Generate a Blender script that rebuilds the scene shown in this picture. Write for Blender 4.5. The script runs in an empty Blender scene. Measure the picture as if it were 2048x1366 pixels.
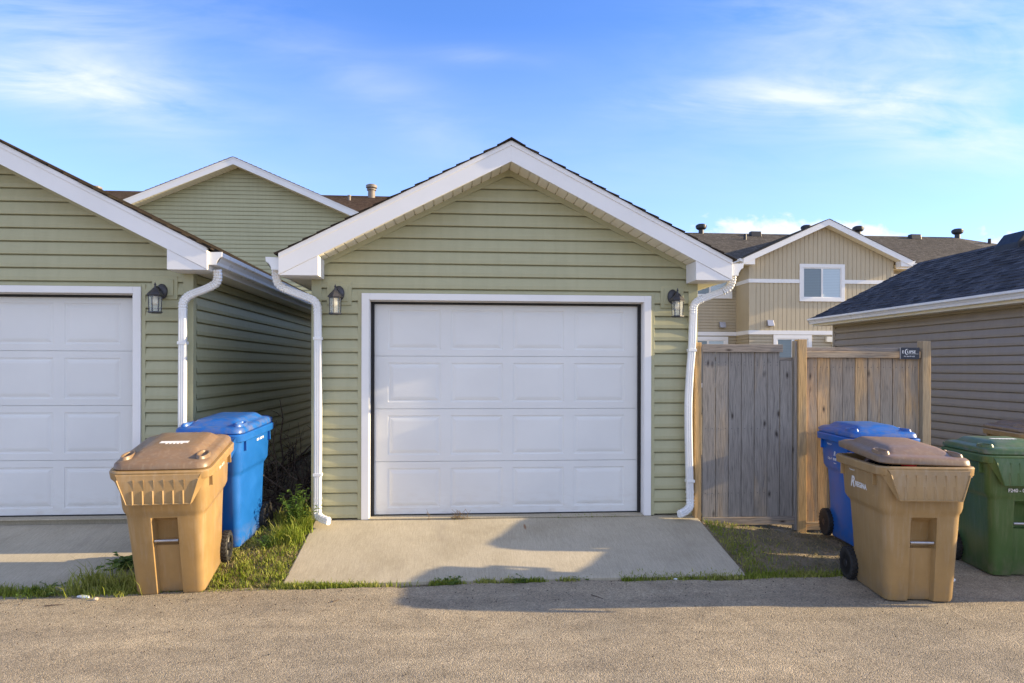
import bpy, bmesh, math, random
from mathutils import Vector, Matrix
R = math.radians
random.seed(7)
sc = bpy.context.scene
col = sc.collection

# ------------------------------------------------------------------ camera, sky, sun, exposure
cam_d = bpy.data.cameras.new("camera")
cam = bpy.data.objects.new("camera", cam_d); col.objects.link(cam)
cam_d.sensor_width = 36.0
cam_d.lens = 24.0
cam_d.shift_y = 0.0254
cam_d.clip_start = 0.05; cam_d.clip_end = 1500
cam.location = (0, 0, 1.77)
cam.rotation_euler = (R(90), R(-0.12), R(-4.36))
sc.camera = cam

SUN_EL, SUN_AZ = 17.3, 93.3          # azimuth clockwise from +Y
sd = Vector((math.sin(R(SUN_AZ)) * math.cos(R(SUN_EL)), math.cos(R(SUN_AZ)) * math.cos(R(SUN_EL)), math.sin(R(SUN_EL))))
sun_d = bpy.data.lights.new("sun", 'SUN'); sun_d.energy = 5.0; sun_d.angle = R(0.6); sun_d.color = (1.0, 0.78, 0.46)
sun = bpy.data.objects.new("sun", sun_d); col.objects.link(sun)
sun.rotation_euler = (-sd).to_track_quat('-Z', 'Y').to_euler()

vs = sc.view_settings
sc.display_settings.display_device = 'sRGB'
vs.view_transform = 'Standard'; vs.look = 'None'; vs.gamma = 1.0; vs.exposure = 1.14
vs.use_curve_mapping = False

# ------------------------------------------------------------------ shader helpers
class G:
    """tiny node-graph writer"""
    def __init__(s, tree): s.t = tree; s.t.nodes.clear()
    def n(s, typ, props=None, **ins):
        nd = s.t.nodes.new(typ)
        for k, v in (props or {}).items(): setattr(nd, k, v)
        for k, v in ins.items(): s.put(nd, k, v)
        return nd
    def put(s, nd, k, v):
        if k[0] == 'i' and k[1:].isdigit(): sk = nd.inputs[int(k[1:])]
        else: sk = nd.inputs[k.replace('_', ' ')]
        if isinstance(v, bpy.types.NodeSocket): s.t.links.new(v, sk)
        elif isinstance(v, bpy.types.Node): s.t.links.new(v.outputs[0], sk)
        else:
            if isinstance(v, (tuple, list)) and len(v) == 3 and sk.type == 'RGBA': v = (*v, 1)
            sk.default_value = v
    def m(s, op, a, b=0.0, c=None, clamp=False):
        nd = s.t.nodes.new('ShaderNodeMath'); nd.operation = op; nd.use_clamp = clamp
        s.put(nd, 'i0', a); s.put(nd, 'i1', b)
        if c is not None: s.put(nd, 'i2', c)
        return nd.outputs[0]
    def ramp(s, f, stops, interp='LINEAR'):
        nd = s.t.nodes.new('ShaderNodeValToRGB'); s.put(nd, 'Fac', f)
        cr = nd.color_ramp; cr.interpolation = interp
        while len(cr.elements) > 1: cr.elements.remove(cr.elements[-1])
        for i, (p, c) in enumerate(stops):
            if not isinstance(c, (tuple, list)): c = (c, c, c)
            e = cr.elements[0] if i == 0 else cr.elements.new(p)
            e.position = p; e.color = (*c[:3], 1)
        return nd.outputs[0]
    def mix(s, f, a, b, mode='MIX'):
        nd = s.t.nodes.new('ShaderNodeMix'); nd.data_type = 'RGBA'; nd.blend_type = mode
        s.put(nd, 'i0', f)
        for i, v in ((6, a), (7, b)):
            if isinstance(v, (bpy.types.NodeSocket, bpy.types.Node)): s.put(nd, 'i%d' % i, v)
            else: nd.inputs[i].default_value = (*v[:3], 1)
        return nd.outputs[2]
    def noise(s, vec, scale, detail=4, rough=0.55, dist=0.0):
        nd = s.n('ShaderNodeTexNoise', Scale=scale, Detail=detail, Roughness=rough, Distortion=dist)
        if vec is not None: s.put(nd, 'Vector', vec)
        return nd.outputs['Fac']
    def mapping(s, vec, loc=(0,0,0), rot=(0,0,0), scale=(1,1,1)):
        nd = s.n('ShaderNodeMapping', Vector=vec, Location=loc, Rotation=rot, Scale=scale)
        return nd.outputs[0]

# sky -------------------------------------------------------------
w = bpy.data.worlds.new("World"); sc.world = w; w.use_nodes = True
g = G(w.node_tree)
sky = g.n('ShaderNodeTexSky', {'sky_type': 'NISHITA', 'sun_disc': False, 'sun_elevation': R(SUN_EL), 'sun_rotation': R(SUN_AZ),
                              'altitude': 500.0, 'air_density': 1.0, 'dust_density': 0.35, 'ozone_density': 1.6})
tc = g.n('ShaderNodeTexCoord')
sep = g.n('ShaderNodeSeparateXYZ', Vector=tc.outputs['Generated'])
ay = g.m('MAXIMUM', g.m('ABSOLUTE', sep.outputs[1]), 0.03)
u = g.m('DIVIDE', sep.outputs[0], ay); v = g.m('DIVIDE', sep.outputs[2], ay)
uv = g.n('ShaderNodeCombineXYZ', X=u, Y=v, Z=0.0).outputs[0]
def blob(u0, v0, a, b, rot=0.0, k=1.0):
    c, s_ = math.cos(rot), math.sin(rot)
    du = g.m('SUBTRACT', u, u0); dv = g.m('SUBTRACT', v, v0)
    p = g.m('DIVIDE', g.m('ADD', g.m('MULTIPLY', du, c), g.m('MULTIPLY', dv, s_)), a)
    q = g.m('DIVIDE', g.m('SUBTRACT', g.m('MULTIPLY', dv, c), g.m('MULTIPLY', du, s_)), b)
    r2 = g.m('ADD', g.m('MULTIPLY', p, p), g.m('MULTIPLY', q, q))
    return g.m('MULTIPLY', g.m('EXPONENT', g.m('MULTIPLY', r2, -1.0)), k)
def addup(l):
    o = l[0]
    for x in l[1:]: o = g.m('ADD', o, x)
    return o
wisp_uv = g.mapping(uv, rot=(0, 0, R(10)), scale=(1.5, 6.0, 1.0))
n1 = g.noise(wisp_uv, 1.6, 7, 0.60, 1.2)
n2 = g.noise(g.mapping(uv, rot=(0, 0, R(-24)), scale=(2.0, 9.0, 1)), 2.3, 6, 0.55, 0.8)
nz = g.ramp(g.m('ADD', g.m('MULTIPLY', n1, 0.6), g.m('MULTIPLY', n2, 0.4)), [(0.36, 0.0), (0.66, 1.0)])
mask = addup([blob(-.60, .400, .20, .034, R(-8), 1.25), blob(-.55, .47, .24, .10, R(-30), .55), blob(-.72, .52, .2, .06, 0, .35), blob(-.15, .42, .28, .05, R(-28), .26),
              blob(.03, .455, .09, .016, 0, .28), blob(.45, .400, .17, .028, R(4), .70), blob(.72, .38, .24, .05, R(-12), .8),
              blob(.78, .50, .36, .13, R(10), .70), blob(.50, .545, .12, .03, 0, .25), blob(.3, .30, .6, .05, 0, .10)])
wisps = g.m('MULTIPLY', mask, nz, clamp=True)
cn = g.noise(g.mapping(uv, scale=(1, 1.6, 1)), 22, 6, 0.6, 0.3)
cm = addup([blob(.47, .205, .15, .030, 0, 1.0), blob(.60, .20, .10, .024, 0, .7), blob(.86, .190, .09, .028, 0, 1.0), blob(.2, .18, .2, .02, 0, .6)])
cum = g.ramp(g.m('ADD', cm, g.m('MULTIPLY', g.m('SUBTRACT', cn, 0.5), 2.0)), [(0.55, 0.0), (0.95, 0.85)])
front = g.m('GREATER_THAN', sep.outputs[1], 0.0)
# unseen bright cloud, added behind the camera as fill light for shaded fronts
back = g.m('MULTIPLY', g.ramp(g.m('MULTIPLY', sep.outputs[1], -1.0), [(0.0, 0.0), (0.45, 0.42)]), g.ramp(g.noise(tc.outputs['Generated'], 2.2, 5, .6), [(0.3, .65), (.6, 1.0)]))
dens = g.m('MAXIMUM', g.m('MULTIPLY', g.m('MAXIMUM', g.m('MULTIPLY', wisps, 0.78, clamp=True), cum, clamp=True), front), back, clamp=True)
tint = g.mix(1.0, sky.outputs[0], (1.00, 1.44, 2.35), 'MULTIPLY')
hz = g.ramp(sep.outputs[2], [(0.0, 1.0), (0.22, 0.42), (0.45, 0.0)])
tint2 = g.mix(g.m('MULTIPLY', hz, 0.6), tint, (6.3, 7.5, 10.4))
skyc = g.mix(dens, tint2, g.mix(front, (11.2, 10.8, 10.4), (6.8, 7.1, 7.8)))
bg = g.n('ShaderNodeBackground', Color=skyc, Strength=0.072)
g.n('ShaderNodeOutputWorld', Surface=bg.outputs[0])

# ------------------------------------------------------------------ materials
M = {}
def mat(name, fn):
    m = bpy.data.materials.new(name); m.use_nodes = True
    g = G(m.node_tree)
    b = g.n('ShaderNodeBsdfPrincipled'); g.n('ShaderNodeOutputMaterial', Surface=b.outputs[0])
    tc = g.n('ShaderNodeTexCoord')
    fn(g, b, tc.outputs['Object'])
    M[name] = m
    return m
def bump(g, b, h, strength=0.3, dist=0.01):
    nb = g.n('ShaderNodeBump', Strength=strength, Distance=dist, Height=h)
    g.put(b, 'Normal', nb.outputs[0])
def plain(name, c, rough=0.5, var=0.12, vs_=3.0, bs=0.0, bscale=60.0, metal=0.0, spec=0.5):
    def f(g, b, P):
        n = g.noise(P, vs_, 5, 0.6)
        c1 = tuple(x * (1 - var) for x in c); c2 = tuple(min(1, x * (1 + var)) for x in c)
        g.put(b, 'Base Color', g.ramp(n, [(0.3, c1), (0.7, c2)]))
        g.put(b, 'Roughness', g.ramp(g.noise(P, vs_ * 3, 3), [(0.3, max(0, rough - .07)), (0.7, min(1, rough + .07))]))
        b.inputs['Metallic'].default_value = metal
        b.inputs['Specular IOR Level'].default_value = spec
        if bs: bump(g, b, g.noise(P, bscale, 3), bs, 0.002)
    return mat(name, f)

def siding_mat(name, c, horiz=True):
    def f(g, b, P):
        grain = g.noise(g.mapping(P, scale=(1.5, 1.5, 60) if horiz else (60, 60, 1.5)), 4, 4, 0.6)
        big = g.noise(P, 0.9, 4, 0.6)
        dirt = g.noise(g.mapping(P, scale=(7, 7, .5)), 1.6, 5, 0.65)
        k = g.m('ADD', g.m('MULTIPLY', grain, 0.3), g.m('ADD', g.m('MULTIPLY', big, 0.35), g.m('MULTIPLY', dirt, 0.35)))
        g.put(b, 'Base Color', g.ramp(k, [(0.30, tuple(x * .82 for x in c)), (0.55, c), (0.75, tuple(x * 1.10 for x in c))]))
        b.inputs['Roughness'].default_value = 0.48
        bump(g, b, grain, 0.12, 0.002)
    return mat(name, f)
siding_mat('green_siding', (0.410, 0.400, 0.240))
siding_mat('tan_siding', (0.43, 0.36, 0.24))
siding_mat('tan_board', (0.50, 0.42, 0.28), False)
siding_mat('greige_siding', (0.30, 0.255, 0.21))
plain('green_trim', (0.40, 0.39, 0.235), 0.5, 0.06, bs=0.1)
plain('white_trim', (0.80, 0.79, 0.77), 0.45, 0.035, 2.0, 0.05)
plain('white_gutter', (0.80, 0.80, 0.78), 0.32, 0.05, 3.0)
plain('cream_soffit', (0.80, 0.76, 0.64), 0.5, 0.05)
plain('black_rubber', (0.012, 0.012, 0.013), 0.7, 0.2)
plain('dark_metal', (0.035, 0.035, 0.042), 0.42, 0.3, 30, spec=0.6)
plain('grey_metal', (0.42, 0.42, 0.44), 0.35, 0.1, 20, metal=0.7)
plain('dull_metal', (0.22, 0.19, 0.16), 0.6, 0.15)
plain('black_vent', (0.02, 0.02, 0.022), 0.5, 0.2)
plain('bulb', (0.85, 0.75, 0.55), 0.25, 0.02)
plain('hub_plastic', (0.02, 0.02, 0.022), 0.45, 0.3)
plain('tyre', (0.022, 0.021, 0.020), 0.75, 0.35, 25, 0.4, 80)
plain('label_white', (0.75, 0.74, 0.72), 0.6, 0.15, 60)
plain('sign_navy', (0.012, 0.016, 0.03), 0.4, 0.15, 20)
plain('lettering', (0.78, 0.78, 0.76), 0.5, 0.12, 80)
plain('bag_black', (0.012, 0.012, 0.013), 0.25, 0.2, 20, 0.8, 25)
plain('red_plastic', (0.45, 0.02, 0.02), 0.2, 0.1)
plain('twig', (0.085, 0.060, 0.045), 0.85, 0.4, 20)
plain('twig_dark', (0.055, 0.035, 0.028), 0.85, 0.4, 20)
plain('stone', (0.50, 0.42, 0.32), 0.8, 0.2, 30, 0.5)
plain('litter', (0.65, 0.68, 0.72), 0.3, 0.3, 60)
plain('dead_leaf', (0.20, 0.12, 0.05), 0.8, 0.4, 40)

def wood(name, warm, grey, gf, W=0.137, horiz=False):
    def f(g, b, P):
        if horiz: P = g.mapping(P, rot=(0, R(90), 0))
        s = g.n('ShaderNodeSeparateXYZ', Vector=P)
        bi = g.m('FLOOR', g.m('DIVIDE', s.outputs[0], W))
        wn = g.n('ShaderNodeTexWhiteNoise', {'noise_dimensions': '1D'}, W=bi)
        off = g.n('ShaderNodeCombineXYZ', X=g.m('MULTIPLY', wn.outputs[0], 13.0), Y=0.0, Z=g.m('MULTIPLY', wn.outputs[0], 37.0)).outputs[0]
        Q = g.n('ShaderNodeVectorMath', {'operation': 'ADD'}, i0=P, i1=off).outputs[0]
        warp = g.noise(g.mapping(Q, scale=(2, 2, .9)), 2.0, 2)
        Qw = g.n('ShaderNodeVectorMath', {'operation': 'ADD'}, i0=Q, i1=g.n('ShaderNodeCombineXYZ', X=g.m('MULTIPLY', warp, .10), Y=0.0, Z=0.0).outputs[0]).outputs[0]
        grain = g.noise(g.mapping(Qw, scale=(28, 28, 1.1)), 3.2, 6, 0.65, 0.4)
        fine = g.noise(g.mapping(Qw, scale=(110, 110, 3)), 3.0, 3, 0.6)
        patch = g.noise(g.mapping(Q, scale=(5, 5, .8)), 1.3, 5, 0.6, 0.8)
        k = g.m('ADD', g.m('MULTIPLY', patch, 1.0), g.m('ADD', g.m('MULTIPLY', wn.outputs[0], 0.34), gf))
        base = g.mix(g.ramp(k, [(0.46, 0.0), (0.70, 1.0)]), warm, grey)
        base = g.mix(1.0, base, g.ramp(grain, [(0.30, .50), (0.50, 1.0), (0.75, 1.22)]), 'MULTIPLY')
        base = g.mix(0.7, base, g.ramp(fine, [(0.35, .70), (0.6, 1.08)]), 'MULTIPLY')
        vo = g.n('ShaderNodeTexVoronoi', {'feature': 'F1'}, Vector=g.mapping(Qw, scale=(9.0, 9.0, 3.8)), Scale=1.0, Randomness=0.9)
        rare = g.m('GREATER_THAN', g.n('ShaderNodeSeparateColor', Color=vo.outputs['Color']).outputs[0], 0.2)
        knot = g.m('MULTIPLY', g.ramp(vo.outputs['Distance'], [(0.06, 1.0), (0.11, .5), (0.20, 0.0)]), rare)
        base = g.mix(g.m('MULTIPLY', knot, .9), base, (0.035, 0.026, 0.022))
        g.put(b, 'Base Color', base)
        b.inputs['Roughness'].default_value = 0.8
        b.inputs['Specular IOR Level'].default_value = 0.25
        bump(g, b, g.m('ADD', grain, g.m('MULTIPLY', fine, .5)), 0.45, 0.003)
    return mat(name, f)
wood('wood_weathered', (0.40, 0.31, 0.21), (0.28, 0.255, 0.225), 0.16, .1365)
wood('wood_brown', (0.60, 0.38, 0.185), (0.34, 0.275, 0.205), -0.05, .1365)
wood('wood_post', (0.56, 0.36, 0.16), (0.36, 0.28, 0.18), -0.06, 0.5)

wood('wood_weathered_rail', (0.42, 0.30, 0.18), (0.285, 0.245, 0.205), 0.06, 4.0, True)
wood('wood_brown_rail', (0.60, 0.38, 0.185), (0.36, 0.29, 0.21), -0.02, 4.0, True)
def plastic(name, c, rough=0.42, dust=0.25, dustc=(0.5, 0.42, 0.32)):
    def f(g, b, P):
        n = g.noise(P, 5, 5, 0.6)
        base = g.ramp(n, [(0.3, tuple(x * .88 for x in c)), (0.7, tuple(x * 1.1 for x in c))])
        str_ = g.noise(g.mapping(P, scale=(14, 14, 1.2)), 2.2, 5, 0.7)
        base = g.mix(g.m('MULTIPLY', g.ramp(str_, [(0.50, 0.0), (0.75, 1.0)]), dust), base, dustc)
        sc_ = g.noise(g.mapping(P, rot=(0.4, 0.5, 0.3), scale=(90, 6, 20)), 1.5, 4, 0.7, 1.0)
        base = g.mix(g.m('MULTIPLY', g.ramp(sc_, [(0.68, 0.0), (0.74, 1.0)]), .35), base, tuple(min(1, x * 1.6 + .08) for x in c))
        sp = g.noise(P, 55, 3, .6)
        base = g.mix(g.m('MULTIPLY', g.ramp(sp, [(0.70, 0.0), (0.76, 1.0)]), .4), base, tuple(x * .35 for x in c))
        s = g.n('ShaderNodeSeparateXYZ', Vector=P)
        low = g.m('MULTIPLY', g.ramp(s.outputs[2], [(0.0, 1.0), (0.20, 0.0)]), g.ramp(g.noise(P, 14, 4), [(0.4, 0.0), (0.65, .55)]))
        base = g.mix(low, base, (0.20, 0.16, 0.12))
        g.put(b, 'Base Color', base)
        g.put(b, 'Roughness', g.ramp(n, [(0.3, rough - .06), (0.7, rough + .12)]))
        bump(g, b, g.m('ADD', g.m('MULTIPLY', g.noise(P, 160, 2), .25), g.noise(P, 7, 2)), 0.12, 0.008)
    return mat(name, f)
plastic('cart_tan', (0.335, 0.212, 0.086))
plastic('cart_brown_lid', (0.215, 0.135, 0.075), 0.40, .35, (.42, .34, .24))
plastic('cart_blue', (0.010, 0.115, 0.42), 0.36, .05, (0.05, 0.16, 0.5))
plastic('cart_green', (0.066, 0.125, 0.034), 0.40, .12)

def door_mat(g, b, P):
    grain = g.noise(g.mapping(P, scale=(2.2, 2, 50)), 4, 5, 0.7, 0.6)
    n = g.noise(P, 1.4, 4)
    low = g.ramp(g.n('ShaderNodeSeparateXYZ', Vector=P).outputs[2], [(0.0, 1.0), (.35, 0.0)])
    dn = g.m('MULTIPLY', low, g.ramp(g.noise(g.mapping(P, scale=(3, 3, 9)), 2.5, 6, .7), [(0.45, 0), (.7, .35)]))
    base = g.ramp(n, [(0.3, (0.68, 0.685, 0.67)), (0.7, (0.74, 0.745, 0.725))])
    g.put(b, 'Base Color', g.mix(dn, base, (0.50, 0.42, 0.33)))
    b.inputs['Roughness'].default_value = 0.46
    bump(g, b, grain, 0.22, 0.003)
mat('door_white', door_mat)

def asphalt(g, b, P):
    v1 = g.n('ShaderNodeTexVoronoi', Vector=P, Scale=150.0)
    v2 = g.n('ShaderNodeTexVoronoi', Vector=P, Scale=85.0)
    fn = g.noise(P, 160, 3, .7)
    big = g.noise(P, .8, 5, .6); mid = g.noise(P, 6, 4, .6)
    cr = g.n('ShaderNodeSeparateColor', Color=v1.outputs['Color']).outputs[0]
    cr2 = g.n('ShaderNodeSeparateColor', Color=v2.outputs['Color']).outputs[1]
    base = g.ramp(cr, [(0.0, (.25, .215, .155)), (0.5, (.31, .268, .195)), (0.85, (.37, .32, .235)), (1.0, (.56, .48, .36))])
    base = g.mix(g.m('MULTIPLY', g.m('GREATER_THAN', cr2, .80), .55), base, (.46, .38, .27))
    base = g.mix(g.m('MULTIPLY', g.m('LESS_THAN', cr2, .06), .5), base, (.12, .10, .08))
    base = g.mix(1.0, base, g.ramp(fn, [(0.3, .75), (0.7, 1.2)]), 'MULTIPLY')
    base = g.mix(1.0, base, g.ramp(mid, [(0.3, .86), (0.7, 1.12)]), 'MULTIPLY')
    base = g.mix(1.0, base, g.ramp(big, [(0.3, (.84, .84, .86)), (0.7, (1.18, 1.14, 1.08))]), 'MULTIPLY')
    pl = g.noise(g.mapping(P, loc=(3.3, 1.1, 0)), 1.7, 6, .62)
    base = g.mix(g.ramp(pl, [(0.58, 0.0), (0.72, .5)]), base, (.40, .35, .26))
    rut = g.noise(g.mapping(P, loc=(1.7, 4.1, 0), scale=(.35, 2.2, 1)), 1.3, 5, .6, .6)
    base = g.mix(1.0, base, g.ramp(rut, [(0.35, (.84, .83, .82)), (0.6, (1.06, 1.05, 1.03))]), 'MULTIPLY')
    # hairline cracks
    wv = g.n('ShaderNodeTexVoronoi', {'feature': 'DISTANCE_TO_EDGE'}, Vector=g.n('ShaderNodeVectorMath', {'operation': 'ADD'}, i0=P, i1=g.n('ShaderNodeTexNoise', Vector=P, Scale=2.5, Detail=5.0).outputs['Color']).outputs[0], Scale=.42)
    ck = g.m('MULTIPLY', g.ramp(wv.outputs['Distance'], [(0.0, .3), (0.004, 0.0)]), g.ramp(g.noise(P, .9), [(0.5, 0), (.6, 1)]))
    base = g.mix(ck, base, (.03, .025, .02))
    g.put(b, 'Base Color', base)
    b.inputs['Roughness'].default_value = .92
    b.inputs['Specular IOR Level'].default_value = .2
    h = g.m('ADD', g.m('MULTIPLY', v1.outputs['Distance'], -.8), g.m('ADD', g.m('MULTIPLY', v2.outputs['Distance'], -.5), g.m('MULTIPLY', fn, .3)))
    bump(g, b, h, .6, .009)
mat('asphalt', asphalt)

def concrete(g, b, P):
    br = g.noise(g.mapping(P, scale=(55, 3, 3)), 3, 4, .6)
    mid = g.noise(P, 2.3, 6, .65); fn = g.noise(P, 90, 3, .7); big = g.noise(P, .7, 3)
    base = g.ramp(g.m('ADD', g.m('MULTIPLY', mid, .6), g.m('MULTIPLY', big, .4)), [(0.32, (.34, .295, .210)), (0.5, (.42, .37, .272)), (0.68, (.48, .425, .32))])
    base = g.mix(1.0, base, g.ramp(br, [(0.35, .88), (0.65, 1.08)]), 'MULTIPLY')
    base = g.mix(1.0, base, g.ramp(fn, [(0.3, .88), (0.7, 1.1)]), 'MULTIPLY')
    st = g.noise(g.mapping(P, loc=(7, 2, 0), scale=(2.5, .7, 1)), 1.6, 6, .65)
    base = g.mix(g.ramp(st, [(0.58, 0.0), (0.74, .35)]), base, (.26, .225, .18))
    # rust streak
    q = g.mapping(g.n('ShaderNodeVectorMath', {'operation': 'SUBTRACT'}, i0=P, i1=(.148, .16, 0)).outputs[0], rot=(0, 0, R(5)), scale=(55, 11, 1))
    sq = g.n('ShaderNodeSeparateXYZ', Vector=q)
    rr = g.m('ADD', g.m('POWER', g.m('ABSOLUTE', sq.outputs[0]), 2.0), g.m('POWER', g.m('ABSOLUTE', sq.outputs[1]), 2.0))
    base = g.mix(g.ramp(rr, [(0.1, .8), (.7, 0.0)]), base, (.22, .09, .03))
    g.put(b, 'Base Color', base)
    b.inputs['Roughness'].default_value = .85
    b.inputs['Specular IOR Level'].default_value = .25
    bump(g, b, g.m('ADD', g.m('MULTIPLY', br, .7), g.m('MULTIPLY', fn, .5)), .35, .004)
mat('concrete', concrete)

def dirt(g, b, P):
    n = g.noise(P, 3.5, 6, .65); f = g.noise(P, 60, 4, .7)
    base = g.ramp(n, [(0.3, (.13, .125, .06)), (0.45, (.20, .165, .10)), (0.62, (.30, .24, .16)), (0.75, (.25, .20, .13))])
    base = g.mix(1.0, base, g.ramp(f, [(0.3, .6), (0.7, 1.35)]), 'MULTIPLY')
    g.put(b, 'Base Color', base); b.inputs['Roughness'].default_value = .95
    bump(g, b, g.m('ADD', n, f), .9, .02)
mat('dirt', dirt)

def shingle(name, c1, c2, c3, ax, rowsz):
    # ax: world axis index that runs along the courses
    def f(g, b, P):
        s = g.n('ShaderNodeSeparateXYZ', Vector=P)
        cc = g.n('ShaderNodeCombineXYZ', X=s.outputs[ax], Y=s.outputs[2], Z=0.0).outputs[0]
        br = g.n('ShaderNodeTexBrick', {'offset': .37, 'offset_frequency': 2, 'squash': .7, 'squash_frequency': 3}, Vector=cc, Color1=(*c1, 1), Color2=(*c2, 1), Mortar=(*[x * .35 for x in c1], 1), Scale=1.0)
        br.inputs['Mortar Size'].default_value = .003; br.inputs['Brick Width'].default_value = .17; br.inputs['Row Height'].default_value = rowsz; br.inputs['Bias'].default_value = 0.0
        gr = g.noise(P, 220, 2, .8); md = g.noise(P, 9, 4, .7)
        base = g.mix(g.ramp(md, [(0.4, 0), (.65, .75)]), br.outputs[0], c3)
        base = g.mix(1.0, base, g.ramp(gr, [(0.3, .55), (0.7, 1.5)]), 'MULTIPLY')
        g.put(b, 'Base Color', base); b.inputs['Roughness'].default_value = .95; b.inputs['Specular IOR Level'].default_value = .04
        bump(g, b, g.m('ADD', g.m('MULTIPLY', gr, .5), g.m('MULTIPLY', br.outputs['Fac'], -1.0)), .6, .006)
    return mat(name, f)
shingle('shingle_brown', (.032, .027, .024), (.05, .041, .034), (.026, .022, .019), 1, .064)
shingle('shingle_brown_far', (.15, .10, .065), (.22, .155, .105), (.10, .07, .05), 0, .06)
shingle('shingle_grey_far', (.13, .115, .095), (.20, .18, .15), (.09, .08, .068), 0, .06)
shingle('shingle_dark', (.045, .046, .052), (.13, .13, .14), (.065, .064, .066), 1, .064)

def leafmat(name, c1, c2, c3):
    def f(g, b, P):
        gi = g.n('ShaderNodeNewGeometry')
        r = gi.outputs['Random Per Island']
        base = g.ramp(r, [(0.0, c1), (0.5, c2), (0.85, c2), (1.0, c3)])
        g.put(b, 'Base Color', g.mix(.5, base, g.mix(g.ramp(g.noise(P, 2.5, 3), [(.4, 0), (.6, 1)]), c2, c3)))
        b.inputs['Roughness'].default_value = .6; b.inputs['Specular IOR Level'].default_value = .3
        b.inputs['Transmission Weight'].default_value = 0.0
        b.inputs['Subsurface Weight'].default_value = 0.0
        tr = g.n('ShaderNodeBsdfTranslucent', Color=base)
        mx = g.n('ShaderNodeMixShader', Fac=.35, i1=b.outputs[0], i2=tr.outputs[0])
        out = [x for x in g.t.nodes if x.type == 'OUTPUT_MATERIAL'][0]
        g.t.links.new(mx.outputs[0], out.inputs[0])
    return mat(name, f)
leafmat('grass', (.07, .13, .016), (.22, .28, .028), (.52, .47, .15))
leafmat('grass_dry', (.16, .16, .06), (.26, .21, .10), (.42, .34, .19))
leafmat('weed', (.045, .10, .018), (.10, .19, .03), (.20, .26, .06))
leafmat('straw', (.35, .24, .11), (.45, .33, .17), (.25, .15, .07))

def glassy(name, base, rough=.05, stripes=None):
    def f(g, b, P):
        c = base
        if stripes:
            s = g.n('ShaderNodeSeparateXYZ', Vector=P)
            fr = g.m('FRACT', g.m('DIVIDE', s.outputs[2], stripes[0]))
            c = g.ramp(fr, [(0.0, base), (0.62, base), (0.72, stripes[1]), (1.0, stripes[1])])
            g.put(b, 'Base Color', c)
        else: b.inputs['Base Color'].default_value = (*base, 1)
        b.inputs['Roughness'].default_value = rough
        b.inputs['Coat Weight'].default_value = 1.0
        b.inputs['Coat Roughness'].default_value = .03
    return mat(name, f)
glassy('pane_light', (.42, .52, .58), .3, (.06, (.33, .42, .48)))
glassy('pane_dark', (.11, .16, .19), .3, (.06, (.09, .13, .155)))
def lampglass(g, b, P):
    b.inputs['Base Color'].default_value = (.9, .92, .9, 1); b.inputs['Roughness'].default_value = .04
    tr = g.n('ShaderNodeBsdfTransparent', Color=(.93, .95, .93, 1))
    mx = g.n('ShaderNodeMixShader', Fac=.22, i1=tr.outputs[0], i2=b.outputs[0])
    out = [x for x in g.t.nodes if x.type == 'OUTPUT_MATERIAL'][0]
    g.t.links.new(mx.outputs[0], out.inputs[0])
mat('lamp_glass', lampglass)

# ------------------------------------------------------------------ objects
def root(name, label, cat, loc=(0, 0, 0), rot=(0, 0, 0), group=None):
    o = bpy.data.objects.new(name, None); col.objects.link(o)
    o.empty_display_size = .2
    o.location = loc; o.rotation_euler = rot
    o['label'] = label; o['category'] = cat
    if group: o['group'] = group
    return o
def rootloc(o):
    while o.parent: o = o.parent
    return Vector(o.location)

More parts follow.
